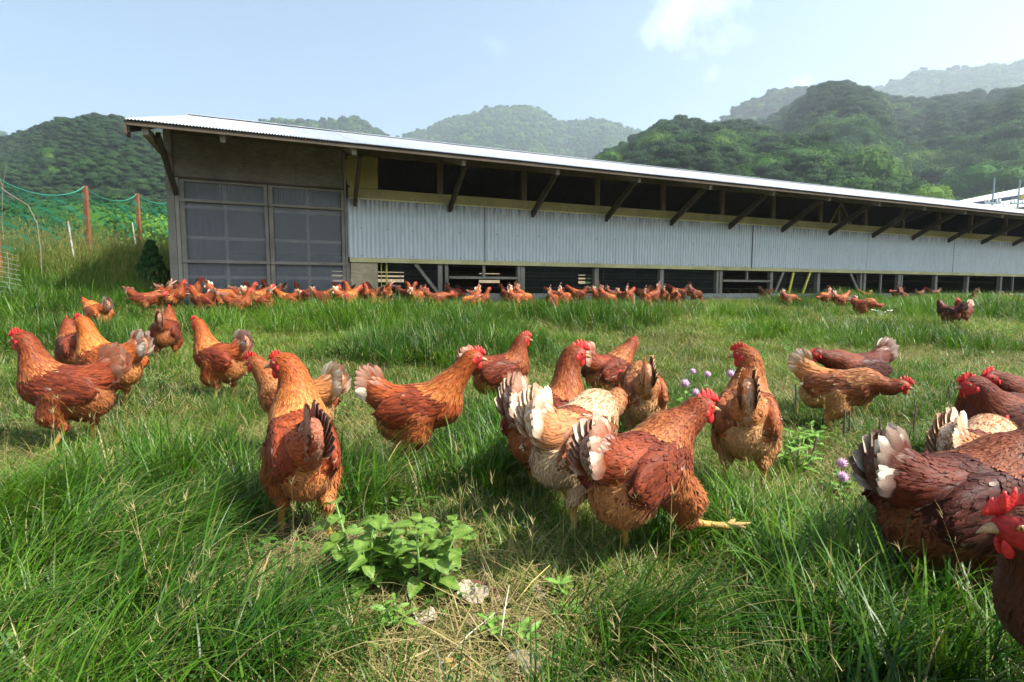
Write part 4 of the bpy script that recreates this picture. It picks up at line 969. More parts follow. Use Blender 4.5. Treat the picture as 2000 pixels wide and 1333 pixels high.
    # leafy masses behind the net fence
    for i, (px_, py_, Y, s, col, lab) in enumerate([
        (30, 425, 34, 6.0, (1.1, 1.1, .9), 'rounded green tree behind the left end of the net fence'),
        (-60, 400, 40, 8.0, (.9, .9, .9), 'dark green tree at the far left behind the net'),
        (100, 400, 42, 6.5, (.8, .85, .85), 'dark leafy tree behind the net left of the first rusty post'),
        (218, 420, 30, 4.2, (2.2, 1.9, 1.1), 'bright yellow green rounded bush between the two rusty fence posts'),
        (165, 405, 46, 7.0, (.85, .95, .95), 'dark green tree directly behind the first rusty fence post'),
        (300, 410, 44, 6.0, (1.0, 1.05, .95), 'green tree behind the net beside the shed corner'),
        (330, 430, 30, 4.0, (1.6, 1.6, 1.0), 'light green bush behind the net against the shed corner'),
        (250, 400, 50, 7.0, (.8, .9, .85), 'dark tree behind the second rusty fence post')]):
        az = (px_-1000)/1050; z = .6 + (573.5-py_)/1050*Y
        tree(az*Y, Y, z-s*.85, 'broad', s, 'broadleaf_tree', lab, None, col, 1.15, i+1)
def make_haze():
    mb = MB(); mb.box((-2500, -1600, -6), (2500, 2500, 500))
    m = NM('haze_air'); v = m.n('ShaderNodeVolumePrincipled'); v.inputs['Color'].default_value = (.80, .90, 1.0, 1); v.inputs['Density'].default_value = .00048; v.inputs['Anisotropy'].default_value = .35
    m.l(v.outputs[0], m.out.inputs['Volume'])
    o = mb.build('haze', m.m); o['kind'] = 'stuff'; return o
# ---------------------------------------------------------------- the hen house
def mat_wood(name, a, b, sc=(3, 3, 40), bump=.4, rough=.85):
    m = NM(name); v = stretch(m, m.obj(), sc); n = m.noise(6, 5, .65, v); n2 = m.noise(2.2, 3, .6, m.obj())
    c = m.ramp(n, [(.28, a), (.72, b)]); c = m.mix(m.rng(n2, .35, .7, 0, .6), c, (a[0]*.6, a[1]*.6, a[2]*.55))
    return m.done(m.bsdf(c, rough, .2, bump=n, bump_str=bump, bump_dist=.004))
def wave_sheet(u0, u1, z0, z1, per, amp, y=0.0, rows=1, slope=None, n_per=6, thick=.0):
    """corrugated sheet; slope=(y0,z0,y1,z1) lays it along a roof instead of upright"""
    n = max(2, int(round((u1-u0)/per*n_per))); us = np.linspace(u0, u1, n+1); w = amp*np.sin(2*math.pi*us/per)
    V = []; 
    for r in range(rows+1):
        t = r/rows
        if slope:
            ya, za, yb, zb = slope; ln = math.hypot(yb-ya, zb-za); ny, nz = -(zb-za)/ln, (yb-ya)/ln
            V.append(np.stack([us, ya+(yb-ya)*t + w*ny, za+(zb-za)*t + w*nz], 1))
        else: V.append(np.stack([us, y+w, np.full(n+1, z0+(z1-z0)*t)], 1))
    V = np.vstack(V); i = np.arange((rows+1)*(n+1)).reshape(rows+1, n+1)
    F = np.stack([i[:-1, :-1], i[:-1, 1:], i[1:, 1:], i[1:, :-1]], -1).reshape(-1, 4)
    return V, F
def make_barn():
    B = empty('hen_house', (-4.488, 7.154, 0), R_(23.0277), 'long low poultry shed with corrugated metal roof, grey wall panels and slatted openings', 'shed')
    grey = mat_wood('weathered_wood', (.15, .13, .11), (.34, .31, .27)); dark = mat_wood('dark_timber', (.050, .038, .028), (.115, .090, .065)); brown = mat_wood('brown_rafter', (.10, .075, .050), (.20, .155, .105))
    yel = mat_wood('yellowish_rail', (.20, .165, .070), (.40, .34, .16), (30, 3, 3)); yel2 = mat_wood('pale_yellow_rail', (.42, .38, .19), (.60, .55, .30), (20, 3, 3))
    ply = mat_wood('plywood', (.30, .24, .15), (.50, .43, .30), (3, 3, 9)); tarp = mat_wood('yellow_tarp', (.26, .22, .07), (.42, .36, .13), (4, 4, 6), .8)
    board = mat_wood('grey_board', (.13, .115, .095), (.25, .225, .19), (2, 2, 10)); concrete = mat_wood('sill_board', (.16, .16, .16), (.38, .38, .38), (14, 3, 3))
    # corrugated wall metal: dull blue grey with dirt running down from the top
    m = NM('wall_metal'); P = m.obj(); st = m.noise(5, 5, .65, stretch(m, P, (6, 6, .7))); sp = m.noise(35, 3, .6, P); sx = m.n('ShaderNodeSeparateXYZ'); m.l(P, sx.inputs[0])
    c = m.ramp(st, [(.3, (.40, .44, .475)), (.7, (.52, .56, .595))]); topd = m.math('MULTIPLY', m.rng(sx.outputs[2], 1.72, 1.98, 0, 1), m.rng(st, .38, .60, .20, .95)); c = m.mix(topd, c, (.12, .105, .08)); rs = m.noise(7, 5, .7, stretch(m, P, (9, 9, .35))); c = m.mix(m.rng(rs, .60, .70, 0, .55), c, (.22, .17, .12))
    c = m.mix(m.rng(sp, .66, .74, 0, .5), c, (.20, .17, .14)); wallm = m.done(m.bsdf(c, .5, .35, .15))
    m = NM('roof_metal'); P = m.obj(); st = m.noise(3, 5, .6, stretch(m, P, (5, .5, .5))); c = m.ramp(st, [(.3, (.50, .51, .53)), (.7, (.66, .67, .69))]); roofm = m.done(m.bsdf(c, m.rng(st, .3, .7, .28, .48), .5, .55))
    m = NM('polycarbonate'); P = m.obj(); st = m.noise(4, 4, .6, stretch(m, P, (8, 8, 1))); c = m.ramp(st, [(.3, (.115, .122, .140)), (.7, (.20, .208, .228))])
    b = m.bsdf(c, .35, .5); tr = m.n('ShaderNodeBsdfTransparent'); mx = m.n('ShaderNodeMixShader'); mx.inputs[0].default_value = .42; m.l(b, mx.inputs[1]); m.l(tr.outputs[0], mx.inputs[2]); polym = m.done(mx.outputs[0])
    inner = mat_wood('inner_rail', (.28, .24, .19), (.46, .41, .34), (20, 3, 3))
    wire = (lambda q: q.done(q.bsdf((.12, .14, .14), .5, .4, .5)))(NM('wire')); yp = (lambda q: q.done(q.bsdf((.50, .45, .04), .45, .4)))(NM('yellow_plastic')); soil = mat_wood('litter_floor', (.07, .05, .035), (.14, .11, .08), (3, 3, 3))
    screwm = (lambda q: q.done(q.bsdf((.06, .06, .06), .6, .3)))(NM('screw_head'))
    def part(name, mat, *boxes, parent=B, kind=None, smooth=False):
        mb = MB()
        for b in boxes: mb.box(*b)
        return mb.build(name, mat, parent, smooth, kind)
    U1 = 24.2; pit = .3; e0 = (-1.30, 2.45); rz = 2.45+5*pit
    roofz = lambda y: 2.45 + (y+1.3)*pit
    # roof sheets, front and back slope
    edges = np.arange(-.17, U1+.6, 2.45); 
    for i in range(len(edges)-1):
        a, b = edges[i], edges[i+1]+.03
        v, f = wave_sheet(a, b, 0, 0, .032, .0065, rows=1, slope=(-1.30, 2.452+.002*(i % 2), 3.70, rz+.002*(i % 2)), n_per=6)
        link('roof_sheet', mesh_np('roof_sheet', v, f, roofm, True), B)
    for i in range(0, len(edges)-1, 2):
        a, b = edges[i], min(edges[i]+4.93, U1+.5)
        v, f = wave_sheet(a, b, 0, 0, .064, .008, rows=1, slope=(3.70, rz, 8.7, rz-5*pit), n_per=4); link('back_roof_sheet', mesh_np('back_roof_sheet', v, f, roofm, True), B)
    mb = MB(); mb.add([(-.2, 3.5, rz-.035), (-.2, 3.7, rz+.03), (-.2, 3.9, rz-.035), (U1+.4, 3.5, rz-.035), (U1+.4, 3.7, rz+.03), (U1+.4, 3.9, rz-.035)], [(0, 3, 4, 1), (1, 4, 5, 2)]); mb.build('ridge_cap', roofm, B)
    # purlins and fascia
    for y in (-1.22, -.62, 0.04, .9, 1.8, 2.7, 3.6): 
        z = roofz(y)-.012; part('purlin', dark, ((-.12, y-.03, z-.045), (U1, y+.03, z)))
    part('fascia', dark, ((-.14, -1.280, 2.395), (U1, -1.262, 2.436)))
    part('barge_board', dark, ((-.165, -1.28, 2.30), (-.145, -1.10, 2.44)))
    mb = MB(); mb.bar((-.14, -1.26, 2.385), (-.14, 3.7, rz-.075), .035, .12); mb.build('barge_rafter', dark, B)
    # rafters and braces
    for n in range(-1, 16):
        u = 2.22+1.44*n if n >= 0 else .76
        mb = MB(); mb.bar((u, -1.20, 2.375), (u, 3.7, 2.375+4.9*pit), .055, .095); mb.build('rafter', grey, B)
    part('rafter', grey, ((-.02, -1.20, 2.33), (.04, -.02, 2.42)))
    for n in range(-1, 16):
        u = 2.35+1.44*n if n >= 0 else .10
        mb = MB(); mb.bar((u, -.035, 1.91), (u-.02, -.93, 2.40), .045, .095); mb.build('brace', dark, B)
    # wall plate over the openings, rail over the panels, rail under them
    part('wall_plate', brown, ((0, -.02, 2.62), (U1, .06, 2.74)))
    cuts = [2.26, 5.9, 9.5, 13.1, 16.7, 20.3, U1]
    for a, b in zip(cuts[:-1], cuts[1:]):
        part('top_rail', yel, ((a, -.045, 2.005), (b-.004, .03, 2.140)))
        part('yellow_strip', yel2, ((a, -.065, 1.978), (b-.004, -.046, 2.000)))
        part('bottom_rail', yel2, ((a, -.062, 1.062), (b-.004, -.018, 1.128)))
    pc = [2.235, 4.375, 7.3, 10.17, 13.73, 17.0, 20.5, U1]
    for a, b in zip(pc[:-1], pc[1:]):
        v, f = wave_sheet(a+.006, b-.006, 1.13, 1.985, .0635, .0085, y=-.052, rows=1, n_per=8)
        w = link('wall_panel', mesh_np('wall_panel', v, f, wallm, True), B)
        mb = MB()
        for zz in (1.56, 1.16):
            for k, u in enumerate(np.arange(a+.2, b-.1, .381)):
                mb.box((u-.006, -.066, zz-.006-(.004*(k % 2))), (u+.006, -.058, zz+.006-(.004*(k % 2))))
        s = mb.build('screws', screwm, w, kind='stuff')
    for u in (4.375, 10.17): part('panel_joint', dark, ((u-.008, -.068, 1.10), (u+.004, -.060, 1.985)))
    part('panel_back', dark, ((2.30, -.035, 1.15), (U1, -.020, 1.97)))
    # posts
    for u, w in ((2.235, .07), (3.64, .07), (3.745, .055), (5.00, .05), (5.07, .075), (6.52, .085), (7.96, .085), (9.33, .05), (9.42, .075), (10.80, .075), (12.22, .085), (13.62, .05), (13.75, .08), (15.00, .085), (15.10, .05), (16.45, .085), (17.80, .085), (19.33, .085), (20.8, .085), (22.2, .085), (23.6, .085)):
        part('post', grey, ((u-w/2, -.012, .42), (u+w/2, .07, 1.060)))
    for u in (14.33, 19.92): part('slim_post', grey, ((u-.02, -.012, .60), (u+.02, .03, 1.060)))
    for u in (3.66, 5.10, 6.53, 7.97, 9.42, 10.80, 12.22, 13.7, 15.05, 16.45, 17.8, 19.4, 20.8, 22.2, 23.6): part('upper_post', brown, ((u-.045, .0, 2.142), (u+.045, .07, 2.618)))
    for u, q in ((12.9, 12.55), (12.9, 13.25)):
        mb = MB(); mb.bar((u, .06, 2.6), (q, .06, 2.15), .04, .06); mb.build('truss_strut', brown, B)
    part('roof_post', brown, ((12.86, .08, 2.14), (12.94, .12, 2.62)))
    # sill
    for a, b in zip([2.66, 5.9, 9.5, 13.1, 16.7, 20.3], [5.9, 9.5, 13.1, 16.7, 20.3, U1]):
        part('sill_board', concrete, ((a, -.055, .515), (b-.006, -.014, .600))); part('lower_board', concrete, ((a, -.050, .36), (b-.006, -.018, .508)))
    # diagonal braces in the low openings
    for (a, za, b, zb, mt) in ((3.24, 1.055, 3.60, .60, grey), (11.12, 1.055, 10.90, .62, grey), (13.22, 1.055, 13.55, .62, grey), (11.42, 1.05, 11.30, .60, yp), (11.92, 1.05, 11.72, .60, yp)):
        mb = MB(); mb.bar((a, -.02, za), (b, -.02, zb), .05, .03, (0, 1, 0)); mb.build('diagonal_brace', mt, B)
    # pop hole frames
    for a, b in ((3.775, 4.97), (9.46, 10.76)):
        part('hatch_rail', grey, ((a, -.025, .835), (b, .02, .875))); part('hatch_post', grey, (((a+b)/2-.022, -.02, .877), ((a+b)/2+.022, .015, 1.06)))
    # hexagonal wire netting over the low openings
    V = []; F = []; s = .019; wv = .0011; 
    def seg(p, q):
        d = np.array(q)-np.array(p); l = np.linalg.norm(d); nrm = np.array([-d[1], d[0]])/l*wv*.5; k = len(V)
        for c in (np.array(p)-nrm, np.array(p)+nrm, np.array(q)+nrm, np.array(q)-nrm): V.append((c[0], .018, c[1]))
        F.append((k, k+1, k+2, k+3))
    for (a, b) in ((2.72, 3.60), (5.11, 6.48), (6.57, 7.91), (8.0, 9.3), (10.85, 12.17)):
        dx = s*math.sqrt(3); r = 0; z = .61
        while z < 1.05:
            u = a + (dx/2 if r % 2 else 0)
            while u < b-dx:
                seg((u, z), (u+dx/2, z+s/2)); seg((u+dx/2, z+s/2), (u+dx, z)); seg((u+dx/2, z+s/2), (u+dx/2, z+s*1.5)); u += dx
            z += s*1.5; r += 1
    o = link('wire_netting', mesh_np('wire_netting', V, np.array(F), wire), B); o['kind'] = 'stuff'
    # vertical tie wires and a lower line wire
    for u in (3.0, 5.45, 6.0, 6.63, 7.3, 8.05, 8.7):
        mb = MB(); mb.tube([(u, -.07, 1.10), (u, -.03, .60)], .0022, 4); mb.build('tie_wire', wire, B)
    mb = MB(); mb.tube([(2.7, .022, .70), (12.2, .022, .70)], .003, 4); mb.build('line_wire', wire, B)
    # plywood and tarpaulin beside the doors, yellow pole
    part('plywood_panel', ply, ((2.275, -.03, .40), (2.665, -.012, 1.056)))
    part('corner_post', grey, ((2.205, -.07, .40), (2.232, -.0, 2.62)))
    # crumpled tarp
    rng = np.random.default_rng(3); nu, nv = 9, 9; V = []
    for i in range(nv):
        for j in range(nu): V.append((2.245+.45*j/(nu-1) + (.02*rng.normal() if j == 0 else 0), -.03 + .014*rng.normal(), 2.145+.46*i/(nv-1)))
    F = [(i*nu+j, i*nu+j+1, (i+1)*nu+j+1, (i+1)*nu+j) for i in range(nv-1) for j in range(nu-1)]
    link('yellow_tarp', mesh_np('yellow_tarp', V, F, tarp, True), B)
    for u in (2.72, 2.80):
        mb = MB(); mb.tube([(u, .04, .44), (u+.01, .04, 1.06)], .014 if u > 2.75 else .008, 6); mb.build('yellow_pole', yp, B)
    # left end: corner post, boards above the doors, gable wall
    part('corner_post', grey, ((-.012, -.05, .30), (.075, .04, 2.70)))
    part('corner_stud', mat_wood('lichen_wood', (.22, .20, .16), (.38, .36, .30)), ((.080, -.045, .30), (.128, .02, 2.11)))
    for a, b in ((.078, .915), (.919, 1.56), (1.564, 2.202)): part('gable_board', board, ((a, -.028, 2.125), (b, -.010, 2.66)))
    part('header', dark, ((.130, -.045, 2.090), (2.202, .0, 2.122)))
    F = []; mb = MB(); mb.add([(.01, .05, .3), (.01, 7.4, .3), (.01, 7.4, 2.7), (.01, 3.7, rz-.1), (.01, .05, 2.78), (.05, .05, .3), (.05, 7.4, .3), (.05, 7.4, 2.7), (.05, 3.7, rz-.1), (.05, .05, 2.78)], [(0, 1, 2, 3, 4), (9, 8, 7, 6, 5), (0, 4, 9, 5), (0, 5, 6, 1), (1, 6, 7, 2), (2, 7, 8, 3), (3, 8, 9, 4)]); mb.build('gable_wall', board, B)
    # two sliding doors of corrugated plastic in timber frames
    for k, (a, b) in enumerate(((.135, 1.185), (1.195, 2.200))):
        d = link('door', None, B)
        y = -.040 + .0*k
        part('stile', grey, ((a, y-.02, .42), (a+.055, y+.012, 2.086)), parent=d); part('stile', grey, ((b-.045, y-.02, .42), (b, y+.012, 2.086)), parent=d)
        mid = (a+b)/2; 
        for z0, z1 in ((1.800, 1.835), (1.005, 1.045)): part('cross_rail', grey, ((a, y-.045, z0), (b, y-.022, z1)), parent=d)
        part('top_rail_of_door', grey, ((a+.056, y-.015, 2.060), (b-.046, y+.01, 2.086)), parent=d)
        part('inner_stile', inner, ((mid-.02, y+.011, .42), (mid+.02, y+.035, 2.058)), parent=d)
        for z in (1.74, 1.34, .82): part('inner_rail', inner, ((a+.05, y+.0115, z-.022), (b-.05, y+.0335, z+.022)), parent=d)
        v, f = wave_sheet(a+.058, b-.048,   .42, 2.056, .032, .0028, y=y+.006, n_per=6); link('plastic_sheet', mesh_np('plastic_sheet', v, f, polym, True), d)
    mb = MB(); mb.bar((.145, -.066, 1.87), (.145, -.066, 1.70), .012, .03, (0, 1, 0)); mb.build('door_latch', grey, B)
    # inside: floor, back wall with a slot of daylight, perches, feeder line
    part('litter_floor', soil, ((.06, .08, .36), (U1, 7.38, .47)))
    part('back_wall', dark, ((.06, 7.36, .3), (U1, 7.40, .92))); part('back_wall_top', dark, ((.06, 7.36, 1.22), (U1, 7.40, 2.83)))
    for a, b in ((.06, 2.6), (4.6, 6.9), (7.6, 10.4), (10.9, U1)): part('back_shutter', dark, ((a, 7.355, .921), (b, 7.395, 1.219)))
    for i, (y, z) in enumerate(((2.2, .95), (2.6, 1.15), (3.0, 1.35), (5.0, .95), (5.4, 1.15))): part('perch', brown, ((.4, y, z), (U1-.5, y+.05, z+.05)))
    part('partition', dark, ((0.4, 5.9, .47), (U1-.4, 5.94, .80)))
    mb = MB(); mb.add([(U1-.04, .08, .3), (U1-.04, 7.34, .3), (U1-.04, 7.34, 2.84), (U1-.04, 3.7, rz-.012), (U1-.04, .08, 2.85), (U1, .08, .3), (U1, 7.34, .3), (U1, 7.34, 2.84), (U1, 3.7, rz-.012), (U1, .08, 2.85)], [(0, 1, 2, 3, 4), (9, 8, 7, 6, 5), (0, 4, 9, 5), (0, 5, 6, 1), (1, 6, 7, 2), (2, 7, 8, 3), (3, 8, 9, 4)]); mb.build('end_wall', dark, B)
    link('added_pale_board', mesh_np('added_pale_board', [(1.0, 9.6, .4), (12.0, 9.6, .4), (12, 9.6, 1.35), (1, 9.6, 1.35), (1, 9.65, .4), (12, 9.65, .4), (12, 9.65, 1.35), (1, 9.65, 1.35)], [(0, 1, 2, 3), (7, 6, 5, 4), (0, 4, 5, 1), (3, 2, 6, 7), (1, 5, 6, 2), (0, 3, 7, 4)], ply), B)  # pale board added behind the shed so the back slot looks bright
    return B
# ---------------------------------------------------------------- fence, stakes, far building
def make_fence():
    rust = mat_wood('rusty_post', (.17, .055, .028), (.30, .11, .060), (3, 3, 12)); net = (lambda q: q.done(q.bsdf((.020, .17, .105), .7, .15)))(NM('green_net')); rope = (lambda q: q.done(q.bsdf((.04, .25, .17), .6, .2)))(NM('green_rope'))
    E = empty('net_fence', (FENCE[2][0], FENCE[2][1], 0), 0, 'sagging green net hung between rusty brown posts on the weedy bank', 'fence')
    O = np.array([FENCE[2][0], FENCE[2][1], 0])
    P = [np.array(p)-O for p in FENCE]
    for i, p in enumerate(P):
        gz = float(ground_z(FENCE[i][0], FENCE[i][1], False)); mb = MB(); mb.box((p[0]-.036, p[1]-.03, gz-.2), (p[0]+.036, p[1]+.03, p[2])); mb.build('post', rust, E)
    V = []; F = []
    def strip(a, b, w=.0055):
        d = b-a; l = np.linalg.norm(d); s = np.array([0, 0, 1.]) if abs(d[2]) < .8*l else np.array([d[0], d[1], 0]); s = np.array([.25, .1, .95]) if True else s
        s = s - d*(s@d)/(l*l+1e-9); s = s/np.linalg.norm(s)*w*.5; k = len(V); V.extend([a-s, a+s, b+s, b-s]); F.append((k, k+1, k+2, k+3))
    for i in range(len(P)-1):
        a, b = P[i], P[i+1]; L = np.linalg.norm((b-a)[:2]); sag = .22 if i < 3 else .2
        top = lambda t: a + (b-a)*t + np.array([0, 0, -sag*(1-(2*t-1)**2)**.8])
        ga = float(ground_z(FENCE[i][0], FENCE[i][1], False)) + .45; gb = float(ground_z(FENCE[i+1][0], FENCE[i+1][1], False)) + .45
        n = int(L/.055); mrows = 34
        def pt(u, v):
            T = top(u/n); bz = ga + (gb-ga)*u/n; z = bz + (T[2]-bz)*v/mrows; wob = .05*math.sin(u*.35+v*.5)+.03*math.sin(v*1.1+i)
            return np.array([T[0]+wob*.3, T[1]+wob, z])
        grid = [[pt(u, v) for v in range(mrows+1)] for u in range(n+1)]
        for u in range(n):
            for v in range(mrows):
                if (u+v) % 2 == 0: strip(grid[u][v], grid[u+1][v+1])
                else: strip(grid[u+1][v], grid[u][v+1])
                if (u+v) % 2 == 0 : strip(grid[u][v], grid[u][v+1], .004)
        mb = MB(); mb.tube([top(t) for t in np.linspace(0, 1, 17)], .008, 5); mb.build('top_rope', rope, E)
    o = link('net', mesh_np('net', V, np.array(F), net), E); o['kind'] = 'stuff'
    white = (lambda q: q.done(q.bsdf((.40, .40, .38), .7, .2)))(NM('white_stake'))
    STAKES.pop()
    labs = ['white stake standing in the weeds just left of the first rusty post', 'thin white stake in the weeds left of the second rusty post', 'thin grey white stake by the dead stem at the left of the bank']
    for (a, b), lb in zip(STAKES, labs):
        mb = MB(); mb.tube([(0, 0, b[2]-a[2]-.02), (0, 0, 0)], [.014, .011], 6); o = mb.build('stake', white); o.location = a; o.rotation_euler = (.03, -.07, 0); tag(o, lb, 'stake')
    # low wire mesh panel at the far left
    wm = (lambda q: q.done(q.bsdf((.40, .42, .38), .5, .4, .4)))(NM('mesh_wire'))
    E2 = empty('wire_fence', (-5.62, 5.9, 0), R_(62), 'low pale wire mesh fence panel at the left edge before the weeds', 'fence')
    for zz in np.arange(.25, 1.05, .055):
        mb = MB(); mb.tube([(-1.6, .02*math.sin(zz*9), zz+.15), (0, 0, zz+.05), (.2, .03*math.sin(zz*7), zz)], .0018, 4); mb.build('line_wire', wm, E2)
    for u in np.arange(-1.5, .2, .16):
        mb = MB(); mb.tube([(u, 0, .22), (u+.01, 0, 1.06)], .0016, 4); mb.build('stay_wire', wm, E2)
    # bare dead stems
    dead = mat_wood('dead_stem', (.16, .12, .09), (.32, .25, .19))
    for (x, y, pts, lb) in ((-6.35, 7.3, [(-.6, 0, 1.45), (-.35, 0, 1.25), (-.12, .02, 1.1), (0, 0, .85), (.02, 0, .5), (0, 0, -.1)], 'bare bent dead stem in front of the bank left of the shed'), (-7.1, 7.6, [(-.1, 0, 1.75), (.05, 0, 1.3), (0, 0, .8), (.03, 0, -.1)], 'upright dead stem with thin twigs at the left of the bank')):
        gz = float(ground_z(x, y, False)); e = empty('dead_plant', (x, y, gz), 0, lb, 'dead plant'); mb = MB(); mb.tube(pts, [.006]*(len(pts)-1)+[.012], 5); mb.build('stem', dead, e)
        for j in range(5):
            q = pts[1 + j % 3]; mb = MB(); mb.tube([q, (q[0]+random.uniform(-.3, .3), q[1], q[2]+random.uniform(.0, .3))], [.004, .002], 4); mb.build('twig', dead, e)
def make_greenhouse():
    wh = (lambda q: q.done(q.bsdf((.80, .80, .80), .45, .4)))(NM('white_roof_metal')); dk = (lambda q: q.done(q.bsdf(q.ramp(q.noise(1.5, 3, .6, q.obj()), [(.3, (.08, .10, .13)), (.7, (.14, .17, .21))]), .5, .4)))(NM('blue_grey_wall')); yw = (lambda q: q.done(q.bsdf((.45, .38, .14), .7, .2)))(NM('ochre_wall'))
    E = empty('far_building', (36.6, 40.0, -.25), R_(12), 'far building with stepped white roofs and dark wall bands at the right edge', 'building')
    def slab(name, m, pts, th, depth):
        mb = MB(); n = len(pts); F = [tuple(range(n)), tuple(range(2*n-1, n-1, -1))] + [(i, i+n, (i+1) % n + n, (i+1) % n) for i in range(n)]
        mb.add([(p[0], 0, p[1]) for p in pts] + [(p[0], depth, p[1]) for p in pts], F); return mb.build(name, m, E)
    # lower roof (sloped left end), wall bands, upper roof
    slab('lower_roof', wh, [(-1.6, 7.00), (-.3, 7.62), (.45, 7.72), (.45, 7.62), (14, 9.6), (14, 9.05), (.45, 7.12)], 0, 7)
    slab('lower_wall', dk, [(-.8, 0), (-.8, 6.95), (.45, 7.10), (14, 9.03), (14, 0)], 0, 6.6).location = (0, .25, 0)
    slab('upper_wall', dk, [(.55, 7.3), (.55, 8.05), (14, 10.2), (14, 9.2)], 0, 6.2).location = (0, .5, 0)
    slab('ochre_panel', yw, [(1.2, 7.80), (1.2, 8.1), (2.0, 8.2), (2.0, 7.9)], 0, .1).location = (0, .42, 0)
    slab('upper_roof', wh, [(.50, 8.02), (1.0, 8.32), (14, 10.9), (14, 10.35), (1.6, 8.2)], 0, 7)
    pm = (lambda q: q.done(q.bsdf((.20, .27, .29), .6, .3)))(NM('pole_steel'))
    for (x, y, z, lb) in ((32.9, 37.5, 8.45, 'tall grey steel utility pole with crossarm beside the far building'), (36.5, 39.5, 8.75, 'small grey pole top rising over the far white roof')):
        e = empty('utility_pole', (x, y, 0), 0, lb, 'utility pole'); mb = MB(); mb.tube([(0, 0, -.5), (0, 0, z)], [.075, .05], 8); mb.build('pole', pm, e)
        mb = MB(); mb.box((-.55, -.05, z-1.75), (.55, .05, z-1.63)); mb.build('crossarm', pm, e)
        for u in (-.5, -.25, .3, .5):
            mb = MB(); mb.tube([(u, 0, z-1.63), (u, 0, z-1.48), (u, 0, z-1.42)], [.05, .06, .03], 6); mb.build('insulator', wh, e)
    wm = (lambda q: q.done(q.bsdf((.18, .19, .20), .5, .4)))(NM('cable'))
    for k, (z0, z1, lb) in enumerate(((6.9, 5.6, 'topmost overhead cable running left from the utility pole'), (6.7, 5.2, 'middle overhead cable running left from the utility pole'), (6.5, 4.9, 'lowest overhead cable running left from the utility pole'))):
        mb = MB(); pts = [Vector((32.9, 37.5, z0)).lerp(Vector((20, 52, z1)), t) - Vector((0, 0, 1.2*t*(1-t))) for t in np.linspace(0, 1, 10)]
        mb.tube(pts, .014, 4); tag(mb.build('overhead_cable', wm), lb, 'cable')
# ---------------------------------------------------------------- plants and litter one can single out
def mat_leaf(name, a, b, rough=.5):
    m = NM(name); P = m.obj(); n = m.noise(60, 4, .6, P); at = m.n('ShaderNodeAttribute', attribute_name='Col'); sep = m.n('ShaderNodeSeparateColor'); m.l(at.outputs['Color'], sep.inputs[0])
    c = m.ramp(n, [(.3, a), (.7, b)]); c = m.mix(m.rng(sep.outputs[0], .0, 1, 0, .45), c, (min(1, b[0]*1.9+.03), min(1, b[1]*1.5+.03), b[2]*1.6))
    s = m.bsdf(c, rough, .35, bump=n, bump_str=.3, bump_dist=.002); tr = m.n('ShaderNodeBsdfTranslucent'); m.l(m.mix(1.0, c, (1.2, 1.3, .6), 'MULTIPLY'), tr.inputs['Color']); mx = m.n('ShaderNodeMixShader'); mx.inputs[0].default_value = .30
    m.l(s, mx.inputs[1]); m.l(tr.outputs[0], mx.inputs[2]); return m.done(mx.outputs[0])
def leaf_mesh(name, mat, L=.08, W=.055, teeth=7, droop=.25, fold=.25, wav=.004, seed=0):
    """serrated leaf along +x with a folded midrib and sunken side veins"""
    rng = np.random.default_rng(seed); n = teeth*2; V = []; C = []; F = []
    for i in range(n+1):
        t = i/n; w = W*.5*(math.sin(math.pi*min(1, t**.75*1.0))**.8 if 0 < t < 1 else .02)*(1.0 if i % 2 == 0 else 1.07) 
        for j, k in enumerate((-1, -.5, 0, .5, 1)):
            vein = .0016*(1 if i % 2 else -1)*(abs(k) == .5)
            x = t*L + (.004*abs(k) if i % 2 else .0)*(L/.08); y = k*w; z = abs(k)*w*fold - droop*L*t*t + vein + wav*math.sin(t*7+k*2+seed)*abs(k)
            V.append((x, y, z)); C.append((1.0 if k == 0 else (.35 if (i % 2 and abs(k) == .5) else 0), 0, 0))
    for i in range(n):
        for j in range(4): a = i*5+j; F.append((a, a+5, a+6, a+1))
    return mesh_np(name, V, F, mat, True, C)
def plant(name, label, cat, x, y, stems, leafm, leaves, mat_stem, height, spread, size, rng, group=None, tilt=.5, petiole=True):
    gz = float(ground_z(x, y)); e = empty(name, (x, y, gz), 0, label, cat, group)
    for s in range(stems):
        a = rng.uniform(0, 6.28); r = spread*math.sqrt(rng.random()); top = Vector((r*math.cos(a), r*math.sin(a), height*rng.uniform(.6, 1.05)))
        base = Vector((top.x*.25, top.y*.25, -.01)); mid = base.lerp(top, .5) + Vector((0, 0, .01)); 
        mb = MB(); mb.tube([base, mid, top], [.0035*size+.001, .003*size+.0008, .0014], 6); mb.build('stem', mat_stem, e, True)
        k = max(2, leaves//stems)
        for i in range(k):
            t = .30+.70*(i+.8)/k if i < k-2 else 1.0
            p = base.lerp(mid, t*2) if t < .5 else mid.lerp(top, t*2-1)
            me = leafm[rng.integers(len(leafm))]; o = link('leaf', me, e); o.location = p
            sc = size*rng.uniform(.65, 1.1)*(1.0 if t < .95 else .8); o.scale = (sc,)*3
            o.rotation_euler = (rng.normal()*.25, -rng.uniform(-.1, tilt), i*2.4+rng.uniform(-.4, .4)+a)
    return e
